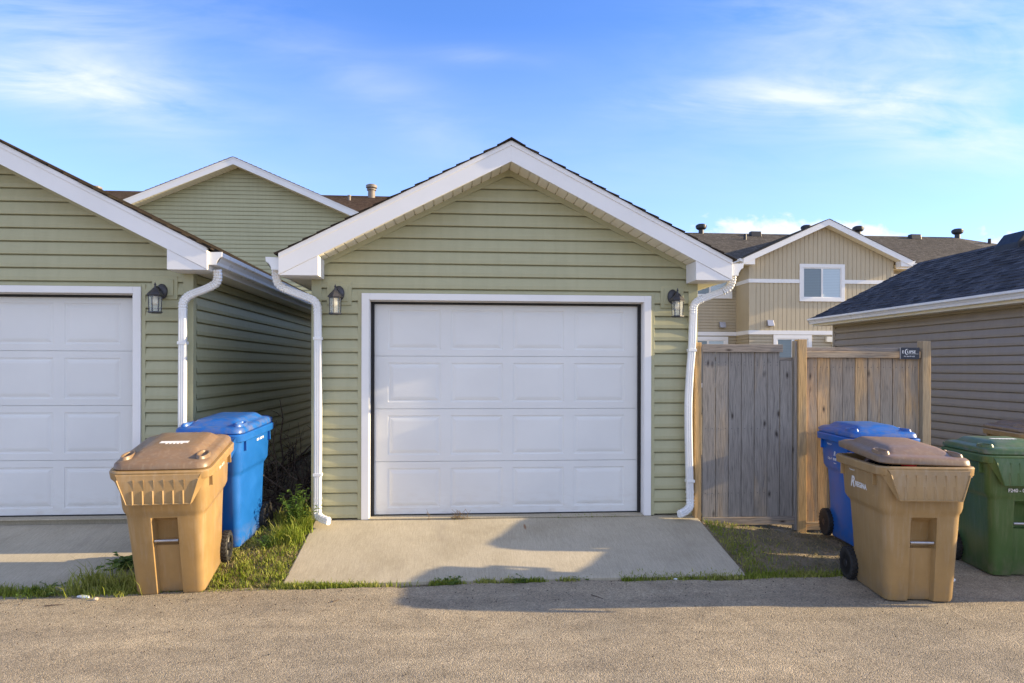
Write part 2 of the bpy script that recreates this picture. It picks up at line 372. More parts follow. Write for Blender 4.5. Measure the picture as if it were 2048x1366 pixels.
class MB:
    def __init__(s): s.v = []; s.f = []
    def add(s, vs_, fs):
        k = len(s.v); s.v += [tuple(p) for p in vs_]; s.f += [tuple(i + k for i in f) for f in fs]; return s
    def quad(s, *p): return s.add(p, [tuple(range(len(p)))])
    def box(s, x0, x1, y0, y1, z0, z1):
        return s.add([(x0,y0,z0),(x1,y0,z0),(x1,y1,z0),(x0,y1,z0),(x0,y0,z1),(x1,y0,z1),(x1,y1,z1),(x0,y1,z1)],
                     [(0,3,2,1),(4,5,6,7),(0,1,5,4),(1,2,6,5),(2,3,7,6),(3,0,4,7)])
    def prism(s, poly, a0, a1, axis='y'):
        def P(p, a):
            return (p[0], a, p[1]) if axis == 'y' else (a, p[0], p[1]) if axis == 'x' else (p[0], p[1], a)
        n = len(poly)
        vs_ = [P(p, a0) for p in poly] + [P(p, a1) for p in poly]
        fs = [tuple(range(n)), tuple(reversed(range(n, 2 * n)))] + [(i, i + n, (i + 1) % n + n, (i + 1) % n) for i in range(n)]
        return s.add(vs_, fs)
    def loft(s, rings, cap0=True, cap1=True, closed=True):
        n = len(rings[0]); vs_ = [p for r in rings for p in r]; fs = []
        for k in range(len(rings) - 1):
            for i in range(n if closed else n - 1):
                j = (i + 1) % n
                fs.append((k*n+i, k*n+j, (k+1)*n+j, (k+1)*n+i))
        if cap0: fs.append(tuple(reversed(range(n))))
        if cap1: fs.append(tuple(range((len(rings)-1)*n, len(rings)*n)))
        return s.add(vs_, fs)
    def tube(s, pts, r, n=8, cap=True):
        pts = [Vector(p) for p in pts]
        rs = r if isinstance(r, (list, tuple)) else [r] * len(pts)
        rings = []; prev = None
        for i, p in enumerate(pts):
            t = (pts[min(i+1, len(pts)-1)] - pts[max(i-1, 0)]).normalized()
            if prev is None: a = t.orthogonal().normalized()
            else: a = (prev - t * prev.dot(t)).normalized()
            prev = a; b = t.cross(a)
            rings.append([p + (a * math.cos(2*math.pi*k/n) + b * math.sin(2*math.pi*k/n)) * rs[i] for k in range(n)])
        return s.loft(rings, cap, cap)
    def sweep_rect(s, pts, wx, wy, ribs=False):
        """rectangular pipe, local section kept upright: pts = [(p, side_dir)]"""
        pts = [Vector(p) for p in pts]; rings = []; prev = Vector((0, 1, 0))
        for i, p in enumerate(pts):
            t = (pts[min(i+1, len(pts)-1)] - pts[max(i-1, 0)]).normalized()
            b = (prev - t * prev.dot(t)).normalized(); a = b.cross(t)
            sc_ = 1.0
            if ribs and callable(ribs): sc_ = ribs(i)
            c = .012
            sec = [(-wx, -wy+c), (-wx+c, -wy), (-.004-wx/3, -wy), (-wx/3, -wy+.005), (-wx/3+.008, -wy), (wx/3-.008, -wy), (wx/3, -wy+.005), (wx/3+.004, -wy), (wx-c, -wy), (wx, -wy+c), (wx, wy-c), (wx-c, wy), (-wx+c, wy), (-wx, wy-c)]
            rings.append([p + a * (q[0]*sc_) + b * (q[1]*sc_) for q in sec])
        return s.loft(rings)
    def lathe(s, prof, c=(0,0,0), n=20, axis='z'):
        rings = []
        for r, h in prof:
            ring = []
            for k in range(n):
                a = 2*math.pi*k/n; x, y = r*math.cos(a), r*math.sin(a)
                p = (x, y, h) if axis == 'z' else (h, x, y) if axis == 'x' else (y, h, x)
                ring.append((p[0]+c[0], p[1]+c[1], p[2]+c[2]))
            rings.append(ring)
        return s.loft(rings)
    def build(s, name, m, parent=None, local=False, smooth=None, bevel=0, label=None):
        me = bpy.data.meshes.new(name)
        off = rootloc(parent) if (parent is not None and not local) else Vector((0,0,0))
        me.from_pydata([tuple(Vector(p) - off) for p in s.v], [], s.f)
        bm = bmesh.new(); bm.from_mesh(me); bmesh.ops.recalc_face_normals(bm, faces=bm.faces); bm.to_mesh(me); bm.free()
        me.materials.append(M[m] if isinstance(m, str) else m)
        if smooth is not None:
            me.shade_smooth(); me.set_sharp_from_angle(angle=R(smooth))
        o = bpy.data.objects.new(name, me); col.objects.link(o)
        if parent is not None: o.parent = parent
        if bevel:
            md = o.modifiers.new('bevel', 'BEVEL'); md.width = bevel; md.segments = 2; md.limit_method = 'ANGLE'; md.angle_limit = R(40)
        if label: o['label'] = label
        return o

def siding(mb, O, U, N, z0, z1, c, ext, breaks=(), lip=.014, base=0.0):
    """horizontal lap siding: courses of slanted boards, each with a real butt edge"""
    O = Vector(O); U = Vector(U); N = Vector(N)
    def P(u_, z, d): return O + U * u_ + N * (d + base) + Vector((0, 0, z))
    z = z0
    while z < z1 - 1e-6:
        zt = min(z + c, z1); cuts = sorted({z, zt, z + .004, *[b for b in breaks if z < b < zt]})
        def dd(q):
            t = (q - z) / c
            if t < .03: return lip * .8
            if t < .30: return lip
            if t > .905: return -.012
            return lip * (1 - (t - .30) / .70)
        for q in (z + c * .30, z + c * .90, z + c * .91):
            if q < zt: cuts = sorted(set(cuts) | {q})
        for a, b in zip(cuts[:-1], cuts[1:]):
            ia, ib = ext(a + 1e-5), ext(b - 1e-5)
            for (a0, a1), (b0, b1) in zip(ia, ib):
                if a1 - a0 < .003 and b1 - b0 < .003: continue
                mb.quad(P(a0, a, dd(a)), P(a1, a, dd(a)), P(b1, b, dd(b)), P(b0, b, dd(b)))
        for (a0, a1) in ext(z + 1e-5):
            if a1 - a0 > .003: mb.quad(P(a0, z, -.004), P(a1, z, -.004), P(a1, z, lip * .8), P(a0, z, lip * .8))
        z += c

def roof_slope(mb, xr, zr, xe, ze, y0, y1, axis='y', step=.14, thick=.016, jit=.008, rnd=random):
    """courses of shingles from eave (xe,ze) up to ridge (xr,zr)"""
    L = math.hypot(xr - xe, zr - ze); n = max(1, int(L / step)); ux, uz = (xr-xe)/L, (zr-ze)/L
    sgn = 1 if xr > xe else -1
    nx, nz = -uz * sgn, abs(ux)
    for i in range(n):
        a, b = i*L/n, (i+1)*L/n + (.0 if i == n-1 else .002)
        pa, pb = (xe+ux*a, ze+uz*a), (xe+ux*b, ze+uz*b)
        poly = [pa, pb, (pb[0]+nx*.004, pb[1]+nz*.004), (pa[0]+nx*thick, pa[1]+nz*thick)]
        mb.prism(poly, y0 - rnd.uniform(0, jit), y1, axis)

def textmesh(name, txt, size, m, parent, mat4, extrude=.0006, shear=0.0, offset=0.0, spacing=1.0, align='LEFT'):
    cu = bpy.data.curves.new(name, 'FONT'); cu.body = txt; cu.size = size; cu.extrude = extrude; cu.shear = shear; cu.offset = offset; cu.space_character = spacing; cu.align_x = align
    t = bpy.data.objects.new(name, cu); me = bpy.data.meshes.new_from_object(t)
    bpy.data.objects.remove(t); me.name = name; me.materials.clear(); me.materials.append(M[m])
    o = bpy.data.objects.new(name, me); col.objects.link(o); o.parent = parent; o.matrix_local = mat4
    return o

# ------------------------------------------------------------------ ground
def zg(x, y):
    t = min(1, max(0, (y - 5.62) / 1.28))
    if x < 2.44: f = 1.0
    elif x < 3.5: f = 1.0 - .58 * (x - 2.44) / 1.06
    elif x < 4.9: f = .42 - .36 * (x - 3.5) / 1.4
    else: f = .06
    return .26 * t * f
def frange(a, b, s):
    o = []; x = a
    while x < b - 1e-9: o.append(round(x, 4)); x += s
    return o
gx = [-400, -120, -40, -15] + frange(-9, 9, .15) + [9, 15, 40, 120, 400]
gy = [-200, -60, -15, -5, 0, 3, 5] + frange(5.3, 7.3, .08) + [8, 10, 14, 20, 30, 60, 150, 500]
rg = random.Random(3)
gm = MB(); n = len(gx)
gm.v = []
for y in gy:
    for x in gx:
        z = zg(x, y) - .022
        if 5.5 < y < 7.3 and abs(x) < 9: z += rg.uniform(-.008, .008)
        gm.v.append((x, y, z))
gm.f = [(j*n+i, j*n+i+1, (j+1)*n+i+1, (j+1)*n+i) for j in range(len(gy)-1) for i in range(n-1)]
o = gm.build('ground', 'dirt', smooth=60); o['kind'] = 'structure'; o['label'] = 'bare brown earth under the whole yard'

# lane: asphalt sheet with a crumbled edge
rl = random.Random(11)
xs = [-200, -60, -20] + frange(-9, 9, .06) + [9, 20, 60, 200]
top = []
for x in xs:
    e = 5.60 + .03 * math.sin(x * 2.1) + .022 * math.sin(x * 7.3 + 1) + rl.uniform(-.012, .012)
    if 3.75 < x < 20: e += min(2.6, (x - 3.75) * 6) if x < 20 else 0
    top.append(e)
lm = MB()
n = len(xs); rows_ = [[(x, -40, 0) for x in xs], [(x, 3.0, 0) for x in xs], [(x, min(5.45, t - .05), 0) for x, t in zip(xs, top)]]
for q in (5.62, 6.2, 6.9): rows_.append([(x, min(q, t - .03 + q*.0005), zg(x, min(q, t - .03)) + .001) for x, t in zip(xs, top)])
rows_.append([(x, t - .02, zg(x, t - .02) - .002) for x, t in zip(xs, top)]); rows_.append([(x, t, zg(x, t) - .04) for x, t in zip(xs, top)])
lm.v = [p for r_ in rows_ for p in r_]
lm.f = [(j*n+i, j*n+i+1, (j+1)*n+i+1, (j+1)*n+i) for j in range(len(rows_)-1) for i in range(n-1)]
o = lm.build('lane', 'asphalt'); o['kind'] = 'structure'; o['label'] = 'worn brown grey asphalt back lane'

# driveways: sloping concrete aprons
def driveway(x0, x1, yf, label):
    mb = MB()
    ys = [yf, yf + .03, 6.2, 6.87]; zt = [zg(0, yf) + .006, zg(0, yf + .03) + .012, zg(0, 6.2) + .002, .252]
    vs_ = []
    for y, z in zip(ys, zt):
        for x in (x0, x0 + .012, x1 - .012, x1):
            e = (.008 if x in (x0, x1) else 0)
            vs_.append((x, y, z - e))
    nn = len(vs_)
    vs_ += [(a, b, c - .10) for a, b, c in vs_]
    fs = [(j*4+i, j*4+i+1, (j+1)*4+i+1, (j+1)*4+i) for j in range(3) for i in range(3)]
    for j in range(3):
        for i in (0, 3): fs.append((j*4+i, (j+1)*4+i, (j+1)*4+i+nn, j*4+i+nn))
    for i in range(3): fs.append((i, i+1, i+1+nn, i+nn))
    mb.add(vs_, fs)
    org = (.49, 6.5, 0)
    mb.v = [(a - org[0], b - org[1], c) for a, b, c in mb.v]
    o = mb.build('driveway', 'concrete'); o.location = org
    o['kind'] = 'structure'; o['label'] = label
driveway(-1.43, 2.43, 5.64, 'sloping concrete driveway in front of the middle garage')
driveway(-6.5, -2.62, 5.60, 'sloping concrete driveway in front of the left garage')

# ------------------------------------------------------------------ garages
PITCH = .51; HW = 1.937; EO = 2.195; AP = 3.76      # half width, eave half width, soffit apex height
def garage(xc, label, group):
    g_ = root('garage', label, 'garage', (xc, 6.9, .25), group=group)
    wl = MB()
    def fe(z):
        h = min(1.862, (AP - z) / PITCH)
        if h < .02: return [(-.01, .01)]
        return [(-h, -1.50), (1.50, h)] if z < 2.53 else [(-h, h)]
    siding(wl, (xc, 6.9, 0), (1, 0, 0), (0, -1, 0), .27, AP - .01, .127, fe, (2.53, AP - 1.862 * PITCH), lip=.020)
    for s in (-1, 1):
        siding(wl, (xc + s * HW, 0, 0), (0, 1, 0), (s, 0, 0), .27, 2.64, .127, lambda z: [(6.97, 13.55)], lip=.020)
    def be(z):
        h = min(1.862, (AP - z) / PITCH); return [(-h, h)]
    siding(wl, (xc, 13.6, 0), (1, 0, 0), (0, 1, 0), .27, AP - .01, .127, be, (AP - 1.862 * PITCH,), lip=.020)
    wl.build('wall', 'green_siding', g_)
    tr = MB(); jc = MB()
    for s in (-1, 1):
        for (ya, yb) in ((6.878, 6.965), (13.54, 13.62)):
            p_ = MB(); q0, q1 = sorted((xc + s * 1.858, xc + s * (HW + .018))); p_.box(q0, q1, ya, yb, .255, 2.80); p_.build('corner_trim', 'green_trim', g_, bevel=.003)
        x0, x1 = sorted((xc + s * 1.858, xc + s * (HW + .018)))
        # channel following the rake, and round the door opening
        tr.prism([(xc, AP + .02), (xc + s * 1.88, AP + .02 - 1.88 * PITCH), (xc + s * 1.88, AP - .045 - 1.88 * PITCH), (xc, AP - .045)], 6.874, 6.90)
        x0, x1 = sorted((xc + s * 1.466, xc + s * 1.503))
        jc.box(x0, x1, 6.880, 6.915, .256, 2.532)
    jc.box(xc - 1.4655, xc + 1.4655, 6.880, 6.915, 2.507, 2.532)
    jc.build('door_surround', 'green_trim', g_, bevel=.003)
    tr.build('rake_trim', 'green_trim', g_, bevel=.003)
    # concrete sill / footing
    ft = MB(); ft.box(xc - HW + .01, xc + HW - .01, 6.903, 7.2, .1, .2535); ft.box(xc - 1.39, xc + 1.39, 6.86, 7.2, .2537, .267)
    ft.build('footing', 'concrete', g_, bevel=.004)
    # rake boards
    fa = MB()
    for s in (-1, 1):
        fa.prism([(xc + s*.0, AP + .20), (xc + s*EO, AP + .20 - EO*PITCH), (xc + s*EO, AP - EO*PITCH), (xc, AP)], 6.57, 6.60)
        fa.prism([(xc + s*.0, AP + .202), (xc + s*EO, AP + .202 - EO*PITCH), (xc + s*EO, AP + .155 - EO*PITCH), (xc, AP + .155)], 6.562, 6.572)
        # boxed cornice return
        b0, b1 = 1.83, EO
        fa.prism([(xc + s*b0, AP - b0*PITCH - .001), (xc + s*(b1-.004), AP - b1*PITCH - .001), (xc + s*(b1 - .004), AP - b1*PITCH - .004), (xc + s*b0, AP - b1*PITCH - .004)], 6.575, 6.873)
        x0, x1 = sorted((xc + s*(EO - .02), xc + s*(EO - .001)))
        fa.box(x0, x1, 6.601, 13.9, AP - EO*PITCH + .001, AP + .18 - EO*PITCH)
        fa.prism([(xc + s*.0, AP + .20), (xc + s*EO, AP + .20 - EO*PITCH), (xc + s*EO, AP - EO*PITCH), (xc, AP)], 13.9, 13.93)
    fa.build('fascia', 'white_trim', g_, bevel=.004)
    so = MB()
    for s in (-1, 1):
        x = .0
        while x < 1.83:
            x2 = min(x + .094, 1.86)
            z1_, z2_ = AP + .012 - x*PITCH, AP + .012 - x2*PITCH
            gap = .006
            so.prism([(xc + s*(x + gap), z1_ + .01 - gap*PITCH), (xc + s*(x2 - gap), z2_ + .01 + gap*PITCH), (xc + s*(x2 - gap), z2_ - .004 + gap*PITCH), (xc + s*(x + gap), z1_ - .004 - gap*PITCH)], 6.601, 6.877)
            x += .094
        so.prism([(xc, AP + .03), (xc + s*1.9, AP + .03 - 1.9*PITCH), (xc + s*1.9, AP + .022 - 1.9*PITCH), (xc, AP + .022)], 6.601, 6.9)
        # level soffit under the side eave, in narrow slats
        y = 6.89
        while y < 13.85:
            x0, x1 = sorted((xc + s*(HW + .001), xc + s*(EO - .022)))
            so.box(x0, x1, y, y + .098, 2.648, 2.656); y += .102
    so.build('soffit', 'cream_soffit', g_, bevel=.002)
    ro = MB(); rr = random.Random(int(xc * 10))
    for s in (-1, 1):
        roof_slope(ro, xc, AP + .205, xc + s*(EO + .035), AP + .205 - (EO + .035)*PITCH, 6.552, 13.95, rnd=rr, jit=.012)
    ro.prism([(xc - .13, AP + .205 - .13*PITCH + .014), (xc, AP + .227), (xc + .13, AP + .205 - .13*PITCH + .014), (xc + .13, AP + .205 - .13*PITCH + .006), (xc, AP + .215), (xc - .13, AP + .205 - .13*PITCH + .006)], 6.54, 13.95)
    ro.build('roof', 'shingle_brown', g_)
    for s in (-1, 1):
        gu = MB(); X = xc + s * (EO + .002)
        outer = [(0, .118), (0, 0), (.072, 0), (.078, .03), (.098, .062), (.12, .078), (.12, .118), (.106, .118)]
        inner = [(.106, .114), (.116, .114), (.116, .082), (.094, .066), (.074, .034), (.070, .004), (.004, .004), (.004, .118)]
        pr = [(X + s*a, 2.688 + b) for a, b in outer + inner]
        gu.prism(pr, 6.605, 13.9)
        cap = [(X + s*a, 2.688 + b) for a, b in [(0, .118), (0, 0), (.072, 0), (.078, .03), (.098, .062), (.122, .078), (.126, .122)]]
        gu.prism(cap, 6.598, 6.605)
        gu.build('gutter', 'white_gutter', g_, bevel=.0015)
    # door casing
    df = MB()
    for s in (-1, 1):
        x0, x1 = sorted((xc + s*1.392, xc + s*1.465)); df.box(x0, x1, 6.866, 6.93, .256, 2.506)
        x0, x1 = sorted((xc + s*1.386, xc + s*1.3915)); df.box(x0, x1, 6.872, 7.05, .256, 2.438)
    df.box(xc - 1.3915, xc + 1.3915, 6.866, 6.93, 2.440, 2.506)
    df.box(xc - 1.385, xc + 1.385, 6.935, 7.05, 2.432, 2.4395)
    fr = df.build('door_frame', 'white_trim', g_, bevel=.003)
    ws = MB()
    for s in (-1, 1):
        x0, x1 = sorted((xc + s*1.352, xc + s*1.3855)); ws.box(x0, x1, 6.974, 6.992, .268, 2.431)
    ws.box(xc - 1.3515, xc + 1.3515, 6.974, 6.992, 2.408, 2.431)
    ws.box(xc - 1.35, xc + 1.35, 6.99, 7.03, .262, .275)
    ws.build('weather_strip', 'black_rubber', fr)
    # sectional door, four sections of four raised panels
    gd = MB(); Y = 7.0
    z0, z1 = .276, 2.42; hs = (z1 - z0) / 4; pw, ph = .53, .40
    cx = [-.9525, -.3175, .3175, .9525]
    for r_ in range(4):
        a, b = z0 + r_*hs + .0025, z0 + (r_+1)*hs - .0025
        zc = (a + b) / 2
        xb = [-1.362] + [q for c in cx for q in (c - pw/2, c + pw/2)] + [1.362]
        zb = [a, zc - ph/2, zc + ph/2, b]
        for i in range(len(xb) - 1):
            for j in range(3):
                if i % 2 == 1 and j == 1:
                    rect = (xb[i], xb[i+1], zb[1], zb[2]); rings = []
                    for ins, d in ((0, 0), (.006, .005), (.022, .0055), (.030, .0025), (.050, -.001), (.060, -.0015)):
                        rings.append([(xc+rect[0]+ins, Y+d, rect[2]+ins), (xc+rect[1]-ins, Y+d, rect[2]+ins), (xc+rect[1]-ins, Y+d, rect[3]-ins), (xc+rect[0]+ins, Y+d, rect[3]-ins)])
                    gd.loft(rings, cap0=False)
                else:
                    gd.quad((xc+xb[i], Y, zb[j]), (xc+xb[i+1], Y, zb[j]), (xc+xb[i+1], Y, zb[j+1]), (xc+xb[i], Y, zb[j+1]))
        gd.quad((xc-1.362, Y, b), (xc+1.362, Y, b), (xc+1.362, Y+.012, b), (xc-1.362, Y+.012, b))
        gd.quad((xc-1.362, Y, a), (xc+1.362, Y, a), (xc+1.362, Y+.012, a), (xc-1.362, Y+.012, a))
    gd.box(xc - 1.36, xc + 1.36, Y + .013, Y + .045, z0, z1)
    gd.build('garage_door', 'door_white', g_)
    for s in (-1, 1):
        mb = MB(); X = xc + s * 1.685
        mb.box(X - .12, X + .12, 6.876, 6.905, 2.385, 2.615); mb.box(X - .085, X + .085, 6.866, 6.8765, 2.42, 2.58)
        mb.build('mounting_block', 'green_trim', g_, bevel=.004)
    return g_

def smooth_path(ctrl, k=6):
    """Catmull-Rom through control points"""
    P = [Vector(c) for c in ctrl]; P = [P[0]*2 - P[1]] + P + [P[-1]*2 - P[-2]]; out = []
    for i in range(1, len(P) - 2):
        for j in range(k):
            t = j / k
            out.append(.5 * ((2*P[i]) + (P[i+1]-P[i-1])*t + (2*P[i-1]-5*P[i]+4*P[i+1]-P[i+2])*t*t + (3*P[i]-P[i-1]-3*P[i+1]+P[i+2])*t**3))
    out.append(P[-2]); return out
def downspout(parent, paths, label=None):
    mb = MB()
    for ctrl, ribbed in paths:
        pts = smooth_path(ctrl, 5 if ribbed else 3)
        f = (lambda i: 1.0 + (.10 if i % 2 else -.05)) if ribbed else False
        mb.sweep_rect(pts, .036, .028, f)
    return mb.build('downspout', 'white_gutter', parent, smooth=28)
def strap(parent, x, y, z):
    mb = MB(); mb.box(x - .041, x + .041, y - .033, y + .04, z - .014, z + .014); mb.build('strap', 'white_gutter', parent, bevel=.002)

garA = garage(.49, 'middle green vinyl garage with a white panelled door and white rake boards', 'green detached garages')
garB = garage(-4.57, 'left green vinyl garage cut by the photo edge, brown cart before its door', 'green detached garages')

garB.location.z += .04; garB.location.x += .02
dR = downspout(garA, [([(2.745, 6.72, 2.70), (2.745, 6.735, 2.64), (2.72, 6.75, 2.585), (2.665, 6.76, 2.55)], True),
                 ([(2.66, 6.76, 2.548), (2.60, 6.77, 2.525), (2.46, 6.785, 2.475)], False),
                 ([(2.46, 6.785, 2.475), (2.405, 6.79, 2.445), (2.37, 6.79, 2.395), (2.365, 6.79, 2.33)], True),
                 ([(2.365, 6.79, 2.33), (2.355, 6.79, 2.0), (2.335, 6.79, 1.75)], False),
                 ([(2.335, 6.788, 1.76), (2.318, 6.79, 1.4), (2.322, 6.79, 1.0), (2.335, 6.79, .52)], False),
                 ([(2.335, 6.79, .53), (2.338, 6.79, .42), (2.325, 6.77, .36), (2.27, 6.73, .325), (2.19, 6.68, .305)], True)])
strap(dR, 2.337, 6.79, .62); strap(dR, 2.353, 6.79, 1.95)
dL = downspout(garA, [([(-1.765, 6.72, 2.70), (-1.765, 6.73, 2.63), (-1.745, 6.75, 2.565), (-1.69, 6.76, 2.525)], True),
                 ([(-1.69, 6.76, 2.525), (-1.62, 6.77, 2.50), (-1.50, 6.785, 2.455)], False),
                 ([(-1.50, 6.785, 2.455), (-1.43, 6.79, 2.425), (-1.39, 6.79, 2.37), (-1.385, 6.79, 2.29)], True),
                 ([(-1.385, 6.79, 2.29), (-1.38, 6.79, 1.4), (-1.382, 6.79, .50)], False),
                 ([(-1.382, 6.79, .51), (-1.384, 6.79, .40), (-1.375, 6.77, .33), (-1.33, 6.72, .305), (-1.25, 6.66, .29)], True)])
strap(dL, -1.382, 6.79, .72); strap(dL, -1.383, 6.79, 2.05)
dB = downspout(garB, [([(-2.315, 6.72, 2.70), (-2.315, 6.735, 2.63), (-2.335, 6.75, 2.575), (-2.39, 6.76, 2.54)], True),
                 ([(-2.39, 6.76, 2.54), (-2.46, 6.77, 2.51), (-2.56, 6.785, 2.475)], False),
                 ([(-2.56, 6.785, 2.475), (-2.615, 6.79, 2.445), (-2.655, 6.79, 2.39), (-2.66, 6.79, 2.32)], True),
                 ([(-2.66, 6.79, 2.32), (-2.662, 6.79, 1.2), (-2.662, 6.79, .4)], False)])
strap(dB, -2.661, 6.79, 2.0)

# lanterns
def lantern(xw, turn, label):
    r0 = root('wall_lantern', label, 'wall lamp', (xw, 6.866, 2.50), (0, 0, R(turn)), 'black wall lanterns')
    L = dict(parent=r0, local=True)
    bp = MB(); n_ = 20
    rings = []
    for sc_, d in ((1, 0), (1, -.008), (.85, -.020), (.3, -.03)):
        rings.append([(.055*sc_*math.cos(2*math.pi*k/n_), d, .075*sc_*math.sin(2*math.pi*k/n_)) for k in range(n_)])
    bp.loft(rings); bp.build('back_plate', 'dark_metal', smooth=40, **L)
    arm = MB(); arm.tube([(0, -.02, .0), (0, -.06, .03), (0, -.10, .035), (0, -.13, .01)], .010, 8)
    arm.build('arm', 'dark_metal', smooth=60, **L)
    cy = -.13; H6 = [(math.cos(R(60*k + 30)), math.sin(R(60*k + 30))) for k in range(6)]
    def ring(r_, z): return [(r_*a, cy + r_*b, z) for a, b in H6]
    rf = MB(); rf.loft([ring(.072, -.052), ring(.074, -.045), ring(.055, -.02), ring(.030, .005), ring(.020, .02), ring(.010, .025), ring(.007, .045), ring(.011, .052), ring(.005, .066), ring(.002, .075)])
    rf.build('lantern_roof', 'dark_metal', **L)
    cg = MB(); ra, rb = .058, .052
    for a, b in H6:
        cg.tube([(ra*a, cy+ra*b, -.052), (rb*a, cy+rb*b, -.205)], .0042, 5)
    cg.loft([ring(.050, -.222), ring(.064, -.214), ring(.064, -.205), ring(.052, -.203)])
    cg.loft([ring(.062, -.060), ring(.062, -.052)])
    cg.build('cage', 'dark_metal', **L)
    gl = MB(); gl.loft([ring(.049, -.204), ring(.055, -.06)], False, False)
    gl.build('glass', 'lamp_glass', **L)
    bu = MB(); bu.lathe([(.0, -.145), (.014, -.142), (.024, -.13), (.028, -.115), (.025, -.098), (.016, -.08), (.013, -.06)], (0, cy, 0), 14)
    bu.build('bulb', 'bulb', smooth=60, **L)
lantern(-1.195, -6, 'black coach lantern left of the middle garage door')
lantern(2.175, 5, 'black coach lantern right of the middle garage door')
lantern(-2.885, -4, 'black coach lantern right of the left garage door')

# ------------------------------------------------------------------ grey garage on the right
gc = root('garage', 'grey brown garage with a dark shingled roof at the right edge', 'garage', (9.53, 7.0, 0))
XL, XR, XE, XM = 7.5, 11.56, 7.22, 9.53
mb = MB()
siding(mb, (XL, 0, 0), (0, 1, 0), (-1, 0, 0), .05, 2.66, .127, lambda z: [(7.0, 13.15)], lip=.020)
siding(mb, (XR, 0, 0), (0, 1, 0), (1, 0, 0), .05, 2.66, .127, lambda z: [(7.0, 13.15)], lip=.020)
def ge(z):
    h = min(2.0, (3.80 - z) / .5); return [(-h, h)]
siding(mb, (XM, 13.2, 0), (1, 0, 0), (0, 1, 0), .05, 3.78, .127, ge, (2.80,), lip=.020)
siding(mb, (XM, 6.95, 0), (1, 0, 0), (0, -1, 0), .05, 3.78, .127, ge, (2.80,), lip=.020)
mb.build('wall', 'greige_siding', gc)
for x in (XL - .02, XR - .06):
    for y in (6.93, 13.13):
        mb = MB(); mb.box(x, x + .08, y, y + .09, 0, 2.66); mb.build('corner_trim', 'greige_siding', gc, bevel=.003)
mb = MB()
for s in (-1, 1):
    e = 2.31
    mb.prism([(XM, 3.945), (XM + s*e, 3.945 - e*.5), (XM + s*e, 3.78 - e*.5), (XM, 3.78)], 13.49, 13.515)
    mb.prism([(XM, 3.945), (XM + s*e, 3.945 - e*.5), (XM + s*e, 3.78 - e*.5), (XM, 3.78)], 6.60, 6.625)
    x0, x1 = sorted((XM + s*(e - .015), XM + s*(e - .001)))
    mb.box(x0, x1, 6.626, 13.489, 2.625, 2.775)
mb.build('fascia', 'cream_soffit', gc)
mb = MB()
for s in (-1, 1):
    y = 6.63
    while y < 13.4:
        x0, x1 = sorted((XM + s*2.03, XM + s*2.29)); mb.box(x0, x1, y, y+.098, 2.63, 2.64); y += .102
    mb.prism([(XM, 3.79), (XM + s*2.2, 3.79 - 1.1), (XM + s*2.2, 3.78 - 1.1), (XM, 3.78)], 6.626, 13.488)
mb.build('soffit', 'cream_soffit', gc)
mb = MB(); rr = random.Random(5)
# left slope built course by course, tab by tab, since it is seen from the side
def tabbed(mb, xr, zr, xe, ze, y0, y1, step, rnd):
    L = math.hypot(xr-xe, zr-ze); n_ = int(L/step); ux, uz = (xr-xe)/L, (zr-ze)/L
    sg = 1 if xr > xe else -1; nx, nz = -uz*sg, abs(ux)
    for i in range(n_):
        y = y0 - rnd.uniform(0, .15)
        while y < y1:
            w_ = rnd.uniform(.10, .24); a0 = max(y, y0 - .01); a1 = min(y + w_, y1)
            if a1 > a0:
                th = rnd.choice((.008, .014, .019)); dn = rnd.uniform(0, .006)
                a, b = i*L/n_ - dn, (i+1)*L/n_ + .002
                pa, pb = (xe+ux*a, ze+uz*a), (xe+ux*b, ze+uz*b)
                poly = [pa, pb, (pb[0]+nx*.004, pb[1]+nz*.004), (pa[0]+nx*th, pa[1]+nz*th)]
                mb.prism(poly, a0, a1)
            y += w_
tabbed(mb, XM, 3.955, XM - 2.35, 3.955 - 2.35*.5, 6.58, 13.53, .14, rr)
roof_slope(mb, XM, 3.955, XM + 2.35, 3.955 - 2.35*.5, 6.58, 13.53)
mb.prism([(XM - .15, 3.955 - .06), (XM, 3.975), (XM + .15, 3.955 - .06), (XM, 3.96)], 6.57, 13.54)
mb.build('roof', 'shingle_dark', gc)
for s in (-1, 1):
    mb = MB(); X = XM + s*2.312
    pr = [(X + s*a, 2.668 + b) for a, b in [(0, .112), (0, 0), (.072, 0), (.078, .03), (.098, .062), (.12, .078), (.12, .112), (.106, .112), (.106, .108), (.116, .108), (.116, .082), (.094, .066), (.074, .034), (.070, .004), (.004, .004), (.004, .112)]]
    mb.prism(pr, 6.6, 13.5)
    mb.prism([(X + s*a, 2.668 + b) for a, b in [(0, .112), (0, 0), (.072, 0), (.078, .03), (.098, .062), (.12, .078), (.12, .112)]], 13.5, 13.506)
    mb.build('gutter', 'white_gutter', gc, bevel=.0015)
mb = MB()
for y in (10.55,):
    mb.prism([(9.12, 3.72), (9.42, 3.87), (9.42, 4.06), (9.30, 4.06), (9.14, 3.86)], y, y + .50)
mb.build('roof_vent', 'black_vent', gc, bevel=.02)

